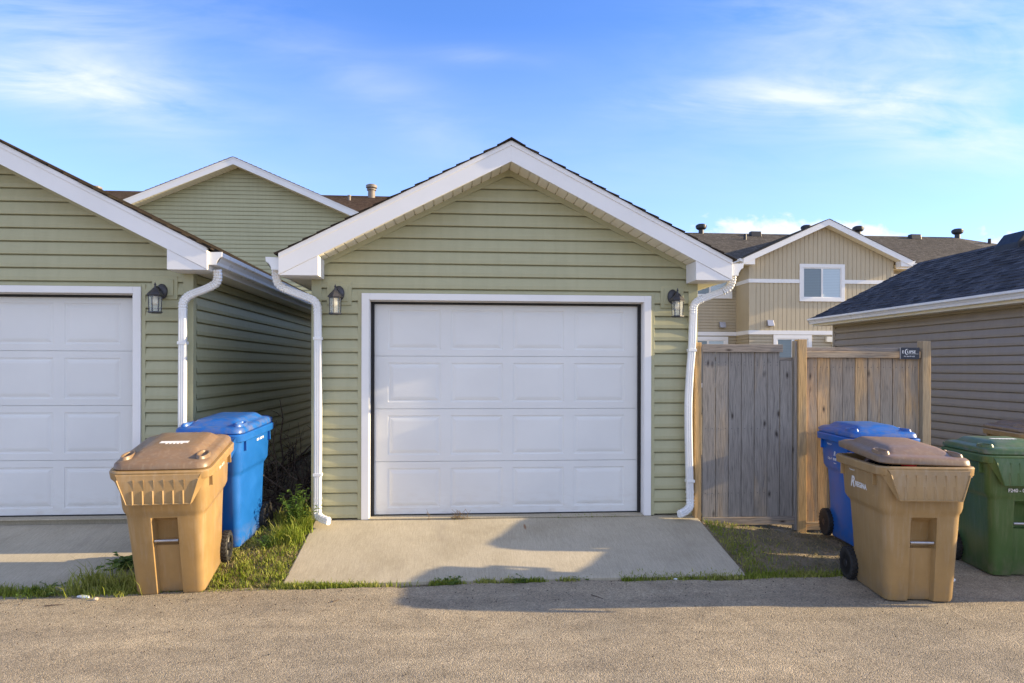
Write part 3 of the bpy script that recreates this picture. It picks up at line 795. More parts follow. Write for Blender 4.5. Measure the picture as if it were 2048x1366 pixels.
# ------------------------------------------------------------------ houses behind
def turbine(mb, x, y, z, s=1.0):
    mb.lathe([(.13*s, -.35*s), (.13*s, .02*s), (.14*s, .03*s), (.2*s, .06*s)], (x, y, z), 16)
    mb.lathe([(.19*s, .05*s), (.25*s, .10*s), (.27*s, .18*s), (.25*s, .26*s), (.17*s, .31*s), (.02*s, .33*s)], (x, y, z), 18)
    for k in range(18):
        a = 2*math.pi*k/18
        p = lambda r, h, da=0: (x + r*s*math.cos(a+da), y + r*s*math.sin(a+da), z + h*s)
        mb.quad(p(.20, .06), p(.28, .18, .12), p(.26, .26, .2), p(.25, .12, .05))

gh = root('townhouse', 'green vinyl townhouse gable with brown roof behind the garages', 'house', (-6.45, 20.4, 0))
XC = -6.45; hw = 3.3; AZ = 7.55; PT = .425; E2 = 3.55
mb = MB()
def te(z):
    h = (AZ - z) / PT
    if h < hw: return [(-h, h)]
    return [(-hw, hw)] if z > 6.0 else [(-8.0, 7.5)]
siding(mb, (XC, 20.4, 0), (1, 0, 0), (0, -1, 0), .3, AZ - .02, .12, te, (6.0, AZ - hw*PT), lip=.014)
mb.box(XC - 8, XC + 7.5, 20.44, 30, 0, 5.98)
mb.build('wall', 'green_siding', gh)
mb = MB()
for s in (-1, 1):
    mb.prism([(XC, AZ + .19), (XC + s*E2, AZ + .19 - E2*PT), (XC + s*E2, AZ - .01 - E2*PT), (XC, AZ - .01)], 19.97, 20.0)
    mb.prism([(XC, AZ + .195), (XC + s*E2, AZ + .195 - E2*PT), (XC + s*E2, AZ + .15 - E2*PT), (XC, AZ + .15)], 19.96, 19.972)
mb.box(XC + E2, XC + 7.7, 19.98, 20.0, 5.92, 6.08); mb.box(XC - 8.2, XC - E2, 19.98, 20.0, 5.92, 6.08)
mb.build('fascia', 'white_trim', gh)
mb = MB()
for s in (-1, 1):
    x = 0
    while x < E2 - .05:
        mb.prism([(XC + s*(x+.006), AZ + .01 - x*PT), (XC + s*(x+.094), AZ + .01 - (x+.094)*PT), (XC + s*(x+.094), AZ - (x+.094)*PT), (XC + s*(x+.006), AZ - x*PT)], 20.001, 20.39); x += .1
mb.build('soffit', 'cream_soffit', gh)
mb = MB()
for s in (-1, 1):
    roof_slope(mb, XC, AZ + .2, XC + s*(E2 + .04), AZ + .2 - (E2 + .04)*PT, 19.95, 25.3)
roof_slope(mb, 25.5, 8.08, 19.93, 6.08, XC - 8.3, XC - E2, 'x')
roof_slope(mb, 25.5, 8.08, 19.93, 6.08, XC + E2, XC + 7.8, 'x')
roof_slope(mb, 25.5, 8.08, 20.7, 6.36, XC - E2 - .01, XC + E2 + .01, 'x')
roof_slope(mb, 25.5, 8.08, 31.0, 6.0, XC - 8.3, XC + 7.8, 'x')
mb.build('roof', 'shingle_brown_far', gh)
mb = MB(); mb.lathe([(.13, -.6), (.13, .03), (.17, .04), (.17, .08), (.14, .1), (.2, .13), (.2, .22), (.14, .25)], (-3.2, 25, 8.12), 18)
mb.build('chimney_vent', 'dull_metal', gh, smooth=40)
mb = MB(); mb.lathe([(.05, -.4), (.05, 0), (.065, 0), (.065, .04)], (-3.83, 24, 7.68), 12); mb.build('vent_pipe', 'dull_metal', gh)
mb = MB(); mb.lathe([(.14, -.4), (.14, .0), (.2, .03), (.2, .09), (.12, .12)], (-12.75, 25, 7.98), 16); mb.build('chimney_vent', 'dull_metal', gh)
mb = MB(); mb.box(-7.62, -7.40, 20.25, 20.4, 5.27, 5.44); mb.build('wall_vent', 'white_trim', gh, bevel=.01)

th = root('townhouse', 'tan townhouse with a board clad gable and a sliding window', 'house', (13.8, 25, 0))
mb = MB()
def bx(z):
    h = (7.16 - z) / .457
    return h
BX0, BX1, BC = 10.87, 16.55, 13.75
# bay: vertical boards above the lower belt
x = BX0 + .10
while x < BX1 - .02:
    x2 = min(x + .150, BX1)
    zt = 7.18 - abs((x + x2)/2 - BC)*.457
    zt = min(zt, 7.15)
    za, zb = 7.18 - abs(x - BC)*.457, 7.18 - abs(x2 - BC)*.457
    mb.prism([(x, 3.1), (x2, 3.1), (x2, zb), (x, za)], 24.985, 25.02)
    x += .172
mb.prism([(BX0, 3.1), (BX1, 3.1), (BX1, 7.18 - abs(BX1 - BC)*.457), (BC, 7.18), (BX0, 7.18 - abs(BX0 - BC)*.457)], 25.0, 25.25)
mb.box(BX0 - .01, BX0 + .10, 24.975, 26.2, 3.1, 5.85)
mb.box(BX1 - .1, BX1 + .01, 24.975, 26.2, 3.1, 5.85)
mb.build('bay_wall', 'tan_board', th)
mb = MB()
siding(mb, (0, 25.0, 0), (1, 0, 0), (0, -1, 0), .1, 3.1, .115, lambda z: [(BX0, BX1)])
siding(mb, (BX0, 0, 0), (0, 1, 0), (-1, 0, 0), .1, 3.1, .115, lambda z: [(25.0, 26.2)])
siding(mb, (0, 26.2, 0), (1, 0, 0), (0, -1, 0), .1, 5.85, .115, lambda z: [(3.0, BX0), (BX1, 27.0)])
mb.box(3.0, 27.0, 26.25, 35, 0, 5.8)
mb.build('wall', 'tan_siding', th)
mb = MB()
for (z0, z1) in ((4.99, 5.13), (3.04, 3.19)):
    mb.box(BX0 - .02, 12.82 if z0 > 4 else BX1 + .02, 24.95, 24.99, z0, z1)
    if z0 > 4: mb.box(14.6, BX1 + .02, 24.95, 24.99, z0, z1)
    mb.box(BX0 - .035, BX0 - .012, 24.96, 26.16, z0, z1)
mb.box(3.0, BX0 - .03, 26.14, 26.18, 3.04, 3.19)
mb.build('belt_trim', 'white_trim', th)
mb = MB()
for s in (-1, 1):
    e = 3.3; mb.prism([(BC + .04, 7.36), (BC + .04 + s*e, 7.36 - e*.457), (BC + .04 + s*e, 7.14 - e*.457), (BC + .04, 7.14)], 24.62, 24.65)
    x0, x1 = sorted((BC + .04 + s*2.85, BC + .04 + s*(e - .003))); mb.box(x0, x1, 24.64, 24.97, 7.14 - e*.457 - .003, 7.14 - 2.87*.457 - .0)
mb.box(3, 10.4, 25.72, 25.75, 5.70, 5.90); mb.box(17.15, 27.2, 25.72, 25.75, 5.70, 5.90)
mb.build('fascia', 'white_trim', th)
mb = MB()
for s in (-1, 1):
    x = .0
    while x < 2.85:
        mb.prism([(BC+.04 + s*(x+.006), 7.15 - x*.457), (BC+.04 + s*(x+.114), 7.15 - (x+.114)*.457), (BC+.04 + s*(x+.114), 7.14 - (x+.114)*.457), (BC+.04 + s*(x+.006), 7.14 - x*.457)], 24.651, 24.97); x += .12
mb.box(3, 10.45, 25.75, 26.2, 5.70, 5.71); mb.box(17.1, 27.2, 25.75, 26.2, 5.70, 5.71)
mb.build('soffit', 'cream_soffit', th)
for x0, x1 in ((3, 10.35), (17.2, 27.2)):
    mb = MB(); mb.prism([(25.719, 5.78), (25.62, 5.80), (25.60, 5.91), (25.719, 5.91)], x0, x1, 'x'); mb.build('gutter', 'white_gutter', th)
for s in (-1, 1):
    X = BC + .04 + s*3.305; mb = MB(); mb.prism([(X, 5.72), (X + s*.10, 5.75), (X + s*.12, 5.85), (X, 5.85)], 24.65, 25.75); mb.build('gutter', 'white_gutter', th)
mb = MB()
for s in (-1, 1):
    roof_slope(mb, BC + .04, 7.37, BC + .04 + s*3.36, 7.37 - 3.36*.457, 24.6, 29.5)
roof_slope(mb, 30.5, 7.95, 25.66, 5.90, 2.8, 23.1, 'x')
roof_slope(mb, 30.5, 7.95, 35.5, 5.90, 2.8, 23.1, 'x')
# hipped right end
mb.add([(23.1, 30.5, 7.955), (23.1, 25.66, 5.92), (27.9, 25.66, 5.92)], [(0, 1, 2)])
mb.add([(23.1, 30.5, 7.955), (27.9, 25.66, 5.92), (27.9, 35.5, 5.92)], [(0, 1, 2)])
mb.build('roof', 'shingle_grey_far', th)
for (x, z) in ((10.96, 7.98), (15.94, 8.02), (18.43, 8.02), (23.3, 7.98)):
    mb = MB(); turbine(mb, x, 30.4, z + .06, .92); mb.build('turbine_vent', 'black_vent', th, smooth=30)
for x in (13.35, 20.95):
    mb = MB(); mb.prism([(29.9, 7.7), (30.2, 7.82), (30.2, 7.96), (29.95, 7.96)], x - .25, x + .25, 'x'); mb.build('box_vent', 'black_vent', th, bevel=.03)
for x in (12.55, 24.0):
    mb = MB(); mb.lathe([(.07, -.5), (.07, .12)], (x, 29.3, 7.55), 10); mb.build('vent_pipe', 'black_vent', th)

def window(parent, x0, x1, z0, z1, y, label=None, t=.14, both='pane_light'):
    fr = MB()
    fr.box(x0, x1, y - .05, y, z1 - t, z1); fr.box(x0, x1, y - .05, y, z0, z0 + t)
    fr.box(x0, x0 + t, y - .05, y, z0 + t, z1 - t); fr.box(x1 - t, x1, y - .05, y, z0 + t, z1 - t)
    a, b, c, d = x0 + t, x1 - t, z0 + t, z1 - t; m_ = (a + b) / 2
    for (p, q) in ((a, m_), (m_, b)):
        for bb in ((p, p+.035, c, d), (q-.035, q, c, d), (p+.035, q-.035, c, c+.035), (p+.035, q-.035, d-.035, d)):
            fr.box(bb[0], bb[1], y - .03, y - .002, bb[2], bb[3])
    f = fr.build('window', 'white_trim', parent, bevel=.004)
    mb = MB(); mb.box(a + .03, m_ - .03, y - .014, y - .006, c + .03, d - .03); mb.build('pane', 'pane_dark', f)
    mb = MB(); mb.box(m_ + .03, b - .03, y - .014, y - .006, c + .03, d - .03); mb.build('pane', both, f)
window(th, 12.82, 14.60, 4.30, 5.72, 24.985)
window(th, 11.8, 13.30, 1.0, 3.02, 24.985, both='pane_light')
window(th, 8.9, 10.68, 4.50, 5.60, 26.18)
window(th, 8.9, 10.52, 1.0, 3.0, 26.18)
window(th, 17.35, 19.3, 4.50, 5.55, 26.18)
for (x, z, y) in ((11.66, 3.46, 24.985), (10.28, 3.46, 26.18)):
    mb = MB(); mb.prism([(y, z - .12), (y, z + .12), (y - .08, z + .12), (y - .17, z - .10)], x - .12, x + .12, 'x'); mb.build('dryer_vent', 'grey_metal', th, bevel=.008)
mb = MB(); mb.box(13.85, 14.08, 24.86, 24.985, 2.76, 2.96); mb.build('meter_box', 'cream_soffit', th, bevel=.01)
mb = MB(); mb.box(14.12, 14.24, 24.93, 24.985, .2, 3.04); mb.build('corner_trim', 'white_trim', th)

# ------------------------------------------------------------------ fence and gate
rf = random.Random(21)
def boards(mb, xs_, z0, z1, y, th_=.018):
    for a, b in zip(xs_[:-1], xs_[1:]):
        dy = rf.uniform(-.004, .004); g1 = rf.uniform(.0025, .0045)
        mb.prism([(a + g1, z0 + rf.uniform(-.004, .004)), (b - g1, z0), (b - g1, z1 + rf.uniform(-.004, .004)), (a + g1, z1)], y + dy, y + dy + th_)
gt = root('gate', 'weathered grey wooden gate beside the middle garage', 'gate', (2.468, 6.8, .18))
mb = MB(); boards(mb, [2.468 + .1365*i for i in range(7)] , .245, 1.94, 6.80); boards(mb, [3.288, 3.425], .245, 1.845, 6.803)
mb.build('planks', 'wood_weathered', gt, bevel=.002)
mb = MB(); mb.box(2.462, 3.305, 6.772, 6.797, 1.932, 2.012); mb.build('top_rail', 'wood_weathered_rail', gt, bevel=.003)
mb = MB(); mb.box(2.462, 3.43, 6.772, 6.797, .165, .245); mb.build('bottom_rail', 'wood_weathered_rail', gt, bevel=.003)
mb = MB(); mb.box(2.5, 3.46, 6.826, 6.86, 1.84, 1.88); mb.build('brace', 'wood_weathered_rail', gt)
mb = MB(); mb.box(2.5, 3.42, 6.826, 6.86, .45, .53); mb.build('brace', 'wood_weathered_rail', gt)
fp = root('fence', 'brown wooden fence panel between two posts, sign at its top right corner', 'fence', (3.556, 6.8, .05))
def nails(parent, xs_, zs, y):
    mb = MB()
    for x in xs_:
        for dx in (-.035, .035):
            for z in zs: mb.box(x + dx - .003, x + dx + .003, y - .0012, y + .002, z - .003, z + .003)
    o = mb.build('nail_heads', 'dark_metal', parent); o['kind'] = 'stuff'
nails(gt, [2.468 + .1365*(i + .5) for i in range(6)], (1.80, 1.83, .49, 1.15), 6.795)
nails(fp, [3.556 + .1365*(i + .5) for i in range(9)], (1.78, .30, 1.10), 6.807)
mb = MB(); boards(mb, [3.556 + .1365*i for i in range(9)] + [4.80], .12, 1.90, 6.812)
mb.build('planks', 'wood_brown', fp, bevel=.002)
mb = MB(); mb.box(3.552, 4.79, 6.772, 6.809, 1.878, 1.945); mb.build('top_rail', 'wood_brown_rail', fp, bevel=.003)
mb = MB(); mb.box(3.552, 4.79, 6.80, 6.85, 1.948, 1.985); mb.build('cap_rail', 'wood_weathered_rail', fp, bevel=.003)
mb = MB(); mb.box(3.552, 4.79, 6.782, 6.809, .10, .18); mb.build('bottom_rail', 'wood_brown_rail', fp, bevel=.003)
for (a, b, z0, z1, y0, y1, m_) in ((2.392, 2.460, .1, 2.03, 6.80, 6.89, 'wood_post'), (3.462, 3.55, .0, 2.065, 6.755, 6.845, 'wood_post'), (3.432, 3.4615, .1, 2.05, 6.778, 6.84, 'wood_weathered'), (4.80, 4.89, -.05, 2.055, 6.755, 6.845, 'wood_post')):
    mb = MB(); mb.box(a, b, y0, y1, z0, z1); mb.build('post', m_, fp, bevel=.004)
# sign
sg = root('sign', 'small black company sign with white lettering on the fence panel', 'sign', (4.665, 6.768, 1.93))
mb = MB()
xa, xb_, za, zb_ = 4.562, 4.768, 1.866, 1.986
mb.box(xa, xb_, 6.762, 6.771, za, zb_); mb.build('board', 'sign_navy', sg, bevel=.001)
mb = MB(); mb.box(xa - .004, xa - .0005, 6.760, 6.7715, za, zb_); mb.build('edge', 'grey_metal', sg)
def flatm(x, z): return Matrix.Translation(Vector((x, 6.7612, z)) - Vector(sg.location)) @ Matrix.Rotation(R(90), 4, 'X')
textmesh('lettering', 'E', .040, 'lettering', sg, flatm(4.578, 1.927), offset=.0006)
textmesh('lettering', 'LIPSE', .040, 'lettering', sg, flatm(4.634, 1.927), offset=.0006, spacing=1.05)
mb = MB(); pts = []
for k in range(13):
    a = R(62 + 236*k/12); pts.append((4.632 + .024*math.cos(a), 1.941 + .030*math.sin(a)))
for k in range(13):
    a = R(298 - 236*k/12); pts.append((4.638 + .021*math.cos(a), 1.941 + .0265*math.sin(a)))
mb.prism(pts, 6.7600, 6.7615); mb.build('crescent', 'lettering', sg)
mb = MB(); mb.box(4.650, 4.758, 6.760, 6.7615, 1.9185, 1.9205); mb.build('underline', 'lettering', sg)
textmesh('lettering', 'PH: 306-525-4607', .016, 'lettering', sg, flatm(4.598, 1.889), spacing=1.02)

# ------------------------------------------------------------------ wheeled carts
def rrect(hx, yf, yb, r, z, notch=0.0, nd=0.0, seg=4):
    pts = []
    pts += [(-notch, yf), (-notch*.86, yf + nd), (notch*.86, yf + nd), (notch, yf)] if notch else []
    for cx_, cy_, a0 in ((hx - r, yf + r, -90), (hx - r, yb - r, 0), (-hx + r, yb - r, 90), (-hx + r, yf + r, 180)):
        for k in range(seg + 1):
            a = R(a0 + 90*k/seg); pts.append((cx_ + r*math.cos(a), cy_ + r*math.sin(a)))
    return [(p[0], p[1], z) for p in pts]
def cart(label, body, lid, loc, rotz, tilt=0, sx=1.0, sy=1.0, lidrot=(0, 0, 0), liftlid=0.0, bag=False, sides=(), lid_label=False, group='wheeled garbage carts'):
    r0 = root('garbage_cart', label, 'garbage cart', loc, (R(tilt), 0, R(rotz)), group)
    r0.scale = (sx, sy, 1.03)
    K = dict(parent=r0, local=True)
    NW = .095
    def S(z, hx, yf, yb, r, nd): return rrect(hx, yf, yb, r, z, NW, nd)
    b = MB()
    b.loft([S(.012, .245, -.295, .245, .05, .040), S(.035, .255, -.305, .255, .06, .040), S(.40, .270, -.333, .285, .065, .042), S(.405, .270, -.334, .286, .065, .095),
            S(.575, .280, -.345, .300, .07, .095), S(.60, .281, -.347, .303, .07, .075), S(.635, .283, -.349, .306, .07, .0), S(.655, .285, -.351, .310, .07, .0),
            S(.672, .297, -.358, .335, .075, .0), S(.70, .307, -.362, .368, .08, .0), S(.94, .318, -.378, .392, .08, .0),
            S(.944, .350, -.408, .418, .09, .0), S(.950, .358, -.416, .424, .09, .0), S(1.000, .362, -.420, .426, .09, .0), S(1.010, .354, -.412, .418, .085, .0),
            S(1.010, .322, -.380, .392, .07, .0), S(.90, .312, -.368, .38, .07, 0), S(.895, .05, -.05, .05, .04, 0)][:18], cap1=True)
    b.build('body', body, smooth=38, **K)
    # moulded front lip with ribs
    a = MB(); y0, y1 = -.413, -.452
    top, bot, zt, zb = .292, .222, .995, .775
    def fx(t): return top + (bot - top) * t
    cols = 13
    def row(t, z, off, sc_=1.0):
        return [(fx(t) * (-1 + 2*i/(cols-1)) * sc_, off, z) for i in range(cols)]
    rows = [row(0, zt, -.4135, 1.03), row(0.03, zt - .012, -.426), row(.25, zt - .05, -.436), row(.28, zt - .055, -.438), row(1, zb, -.446)]
    th_ = .006
    a.loft(rows + [[(p[0]*.985, p[1] + th_, p[2]) for p in rr_] for rr_ in reversed(rows)], False, False, closed=False)
    a.loft([rows[-1], [(p[0]*.985, p[1] + th_, p[2]) for p in rows[-1]]], False, False, closed=False)
    for s in (-1, 1):   # side wings back to the body
        a.add([(s*fx(0)*1.03, -.4135, zt), (s*fx(.25), -.437, zt-.05), (s*bot, -.447, zb), (s*(bot + .008), -.43, zb), (s*(top + .022), -.385, .93), (s*(top + .045), -.390, .955)],
              [(0, 1, 4, 5), (1, 2, 3, 4)])
        a.tube([(s*fx(.15), -.438, .955), (s*fx(.4), -.442, .90), (s*bot, -.449, zb)], .006, 6)
    a.tube([(-bot, -.449, zb), (bot, -.449, zb)], .006, 6)
    for i in range(6):
        x = -.175 + .070*i
        a.add([(x-.016, -.440, .875), (x+.004, -.441, .875), (x-.016, -.447, zb), (x+.006, -.4485, zb), (x - .002, -.458, zb), (x-.004, -.446, .872)],
              [(0, 5, 4, 2), (5, 1, 3, 4), (2, 4, 3), (0, 1, 5)])
        a.box(x + .004, x + .008, -.441, -.4355, .87, .955)
    a.build('front_lip', body, smooth=30, **K)
    # fins under the rim
    for s in (-1, 1):
        for y in (-.27, .30):
            x0, x1 = sorted((s*.305, s*.343)); f = MB(); f.box(x0, x1, y - .008, y + .008, .855, .948); f.build('rib', body, bevel=.003, **K)
    bar = MB(); bar.tube([(-.085, -.318, .445), (.085, -.318, .445)], .011, 12); bar.build('lift_bar', 'grey_metal', smooth=60, **K)
    hd = MB()
    for s in (-1, 1): hd.box(s*.20 - .02, s*.20 + .02, .41, .475, .955, 1.005)
    hd.tube([(-.24, .47, .985), (.24, .47, .985)], .016, 10); hd.build('handle', body, smooth=60, **K)
    ax = MB(); ax.tube([(-.30, .285, .128), (.30, .285, .128)], .011, 10); ax.build('axle', 'grey_metal', **K)
    for s in (-1, 1):
        ah = MB(); ah.prism([(.20, .05), (.33, .08), (.34, .18), (.285, .30), (.20, .34)], s*.215 - .02, s*.215 + .02, 'x'); ah.build('axle_bracket', body, bevel=.006, **K)
    for s in (-1, 1):
        c = (s*.283, .285, .128); wr = root_child('wheel', r0, c)
        t = MB(); t.lathe([(.092, -.026), (.118, -.026), (.126, -.018), (.128, 0), (.126, .018), (.118, .026), (.092, .026), (.092, -.026)], (0, 0, 0), 32, 'x')
        for k in range(24):
            an = 2*math.pi*k/24; ca, sa = math.cos(an), math.sin(an)
            for side in (-1, 1):
                off = .06 if side > 0 else -.06
                P = lambda rr_, da, xx: (xx, rr_*math.cos(an+da+off), rr_*math.sin(an+da+off))
                x0, x1 = (.002, .024) if side > 0 else (-.024, -.002)
                t.add([P(.124, -.06, x0), P(.124, .06, x0), P(.124, .06, x1), P(.124, -.06, x1), P(.1325, -.05, x0), P(.1325, .05, x0), P(.1325, .05, x1), P(.1325, -.05, x1)],
                      [(4,5,6,7), (0,1,5,4), (1,2,6,5), (2,3,7,6), (3,0,4,7)])
        t.build('tyre', 'tyre', wr, local=True, smooth=35)
        h = MB(); h.lathe([(.0, -.030), (.03, -.030), (.034, -.02), (.034, .02), (.03, .030), (.0, .030)], (0, 0, 0), 18, 'x')
        h.lathe([(.082, -.02), (.094, -.022), (.094, .022), (.082, .02), (.082, -.02)], (0, 0, 0), 28, 'x')
        h.lathe([(.0, -.006), (.085, -.006), (.085, .006), (.0, .006)], (0, 0, 0), 24, 'x')
        for k in range(6):
            an = 2*math.pi*k/6
            h.tube([(0, .03*math.cos(an), .03*math.sin(an)), (0, .085*math.cos(an), .085*math.sin(an))], .016, 6)
        h.build('rim', 'hub_plastic', wr, local=True, smooth=35)
    # lid: hinged at the back, local origin at the hinge
    HY_, HZ = .425, 1.013
    l = MB()
    def Q(z, hx, yf, yb, r): return [(p[0], p[1] - HY_, p[2]) for p in rrect(hx, yf, yb, r, z, seg=5)]
    l.loft([Q(.0, .334, -.392, .425, .085), Q(.008, .338, -.397, .43, .085), Q(.036, .333, -.391, .43, .085), Q(.048, .320, -.376, .425, .08), Q(.056, .296, -.350, .41, .07),
            Q(.058, .250, -.290, .37, .06), Q(.064, .243, -.280, .36, .055), Q(.092, .205, -.205, .33, .05), Q(.099, .190, -.185, .31, .045), Q(.102, .12, -.10, .2, .04)])
    l.box(-.30, .30, -.012, .035, .006, .032)
    lo = l.build('lid', lid, smooth=42, **K); lo.location = (0, HY_, HZ + liftlid); lo.rotation_euler = tuple(R(q) for q in lidrot)
    for s in (-1, 1):       # finger grips
        gp = MB(); cx_, cy_ = s*.268, -.225 - HY_; n_ = 20
        def el(a_, b_, z): return [(cx_ + b_*math.cos(2*math.pi*k/n_), cy_ + a_*math.sin(2*math.pi*k/n_), z - (.006 if s*math.cos(2*math.pi*k/n_) > .3 else 0)) for k in range(n_)]
        gp.loft([el(.110, .052, .040), el(.104, .048, .066), el(.094, .040, .080), el(.080, .030, .078), el(.074, .026, .062), el(.068, .022, .050)])
        gp.build('finger_grip', lid, lo, local=True, smooth=50)
    if lid_label:
        lb = MB(); lb.box(-.11, .10, -.13 - HY_ + .1, -.075 - HY_ + .1, .1005, .1036)
        for k in range(5): lb.box(-.06 + .028*k, -.045 + .028*k, -.155 - HY_ + .1, -.13 - HY_ + .1, .1005, .1036)
        lb.build('sticker', 'label_white', lo, local=True)
    if bag:
        bg_ = MB(); rb = random.Random(2); rings = []
        for j in range(7):
            t = j/6; z = .93 + .125*math.sin(t*math.pi/2); k_ = math.cos(t*math.pi/2)*.93 + .04
            rings.append([(.30*k_*math.cos(2*math.pi*i/24)*1.0 + rb.uniform(-.012, .012), .36*k_*math.sin(2*math.pi*i/24) + rb.uniform(-.012, .012), z + rb.uniform(-.014, .014)) for i in range(24)])
        bg_.loft(rings); bg_.build('liner_bag', 'bag_black', smooth=25, **K)
        rd = MB(); rd.lathe([(.0, -.03), (.035, -.025), (.055, 0), (.045, .02), (.0, .032)], (-.10, -.33, 1.008), 16); rd.build('red_rubbish', 'red_plastic', smooth=50, **K)
    for (side, y, z, txts) in sides:
        # writing lies on the slightly leaning side or front wall
        for (txt, size, du, dz, shear, off) in txts:
            if side == 'front':
                m4 = Matrix.Translation((y + du, -.3795 - .0 , z + dz)) @ Matrix.Rotation(R(90), 4, 'X')
            else:
                s = -1 if side == 'left' else 1
                xw = .307 + (z + dz - .70) * (.011/.24) + .0012
                m4 = Matrix.Translation((s*xw, y + s*du, z + dz)) @ Matrix.Rotation(R(90*s), 4, 'Z') @ Matrix.Rotation(R(90 + 2.6), 4, 'X')
            textmesh('lettering', txt, size, 'lettering', r0, m4, shear=shear, offset=off)
    return r0
def root_child(name, parent, loc):
    me = MB(); me.lathe([(.0, -.034), (.012, -.034), (.012, .034), (.0, .034)], (0, 0, 0), 12, 'x')
    o = me.build(name, 'hub_plastic', parent, local=True); o.location = loc
    return o
LOGO = [('Property of', .020, -.01, .115, 0, .0), ('R', .12, 0, -.01, .35, .003), ('REGINA', .056, .092, .0, 0, .0018)]
LOGO2 = [('Property of', .020, .0, .14, 0, .0), ('R', .06, .135, .045, .35, .002), ('City of', .030, .0, .0, 0, .0006), ('REGINA', .032, .115, .0, 0, .001), ('regina.ca', .016, .13, -.03, 0, .0)]
cart('tan cart with brown lid and white lid sticker, on the left grass strip', 'cart_tan', 'cart_brown_lid', (-2.27, 5.80, .040), 5, 9.5,
     sides=[('right', .02, .88, [('950 - 0163', .036, 0, 0, 0, .001)])], lid_label=True)
cart('blue cart standing between the two green garages behind a tan cart', 'cart_blue', 'cart_blue', (-2.15, 6.56, .170), -5, 4, .88,
     sides=[('right', .02, .89, [('0A5 - 008674', .030, 0, 0, 0, .001)])])
cart('blue cart backed against the wooden fence, behind the right tan cart', 'cart_blue', 'cart_blue', (3.94, 6.37, .085), -3, 1, .93, .88,
     sides=[('left', .20, .76, LOGO2)])
cart('tan cart at the right with brown lid ajar over a black bag', 'cart_tan', 'cart_brown_lid', (3.51, 5.20, .0), -8, 0, 1.0,
     lidrot=(3.2, 1.6, .5), liftlid=.052, bag=True, sides=[('left', .18, .79, LOGO)])
cart('dark green cart at the right edge of the photo', 'cart_green', 'cart_green', (4.80, 5.70, .0), -9, 0, 1.0, .88,
     sides=[('left', .18, .79, LOGO), ('front', -.16, .712, [('F240 - 00816', .040, 0, 0, 0, .0008)])], lid_label=True)
cart('tan cart with brown lid far right, beyond the green cart', 'cart_tan', 'cart_brown_lid', (6.62, 7.42, .01), -12)
cart('tan cart farther right on the lane, out of frame', 'cart_tan', 'cart_brown_lid', (5.85, 5.13, 0), -4)

# ------------------------------------------------------------------ grass and weeds
def in_main(x, y): return -1.45 < x < 2.45 and 5.66 < y < 6.88
def blades(name, m, label, region, count, h0, h1, seed, wid=.004, lean=.5, clump=0):
    rb = random.Random(seed); mb = MB(); cl = []
    if clump:
        cl = [region(rb) for _ in range(clump)]
    k = 0
    while k < count:
        if cl:
            c = cl[int(rb.random()*len(cl))]; x, y = c[0] + rb.gauss(0, .028), c[1] + rb.gauss(0, .028)
        else: x, y = region(rb)
        z = zg(x, y) - .015; hh = rb.uniform(h0, h1) * (1 if rb.random() > .1 else 1.5); a = rb.uniform(0, 2*math.pi); ln = rb.uniform(.1, lean) * hh * 1.3
        dx, dy = math.cos(a)*ln, math.sin(a)*ln; b = rb.uniform(0, math.pi); wx, wy = math.cos(b)*wid*rb.uniform(.6, 1.3), math.sin(b)*wid
        mb.add([(x-wx, y-wy, z), (x+wx, y+wy, z), (x+dx*.4-wx*.8, y+dy*.4-wy*.8, z+hh*.6), (x+dx*.4+wx*.8, y+dy*.4+wy*.8, z+hh*.6), (x+dx, y+dy, z+hh*rb.uniform(.8, 1))],
               [(0, 1, 3, 2), (2, 3, 4)])
        k += 1
    o = mb.build(name, m); o['kind'] = 'stuff'; o['label'] = label; o['category'] = 'grass'
    return o
def reg_rect(x0, x1, y0, y1): return lambda r: (r.uniform(x0, x1), r.uniform(y0, y1))
def strip_left(r):
    while True:
        x, y = r.uniform(-2.75, -1.30), r.uniform(5.52, 7.0)
        if x < -1.46 or (y < 5.66 and x < -.75 - (0)): return x, y
blades('grass', 'grass', 'sunlit green grass strip between the two driveways', lambda r: (r.uniform(-2.62, -1.43), r.uniform(5.53, 7.0)), 8000, .012, .038, 1)
blades('grass', 'grass', 'sunlit green grass strip between the two driveways', lambda r: (r.uniform(-2.6, -1.44), r.uniform(5.55, 6.95)), 3000, .03, .07, 2, clump=100)
blades('grass', 'grass', 'sunlit green grass strip between the two driveways', lambda r: (r.uniform(-1.75, -1.44), r.uniform(6.35, 6.95)), 1800, .06, .17, 3, clump=36)
blades('grass', 'grass_dry', 'thin dry thatch among the grass between the driveways', lambda r: (r.uniform(-2.6, -1.44), r.uniform(5.53, 6.95)), 4200, .015, .05, 12, lean=1.5)
blades('grass', 'grass', 'low grass along the front edge of the driveways', lambda r: (r.uniform(-3.9, -2.5), 5.57 + r.gauss(0, .03)), 2600, .03, .09, 4, clump=90)
blades('grass', 'grass', 'long grass tuft at the corner of the left driveway', lambda r: (r.uniform(-3.05, -2.45), 5.62 + r.gauss(0, .05)), 900, .08, .20, 5, clump=20)
blades('grass', 'grass', 'thin grass tongue along the lane edge of the middle driveway', lambda r: (-1.5 + abs(r.gauss(0, .38)), 5.60 + r.gauss(0, .022)), 2400, .02, .06, 6)
blades('grass', 'grass', 'grass tufts in the joint along the front of the middle driveway', lambda r: (r.choice((-.15, -.05, .22, .42, .62, .9)) + r.gauss(0, .045), 5.62 + r.gauss(0, .016)), 1300, .02, .055, 7)
blades('grass', 'grass_dry', 'sparse dry grass in front of the wooden gate', lambda r: (r.uniform(2.44, 4.1), min(6.85, 5.62 + abs(r.gauss(.0, .75)))), 2400, .008, .03, 8, lean=1.5)
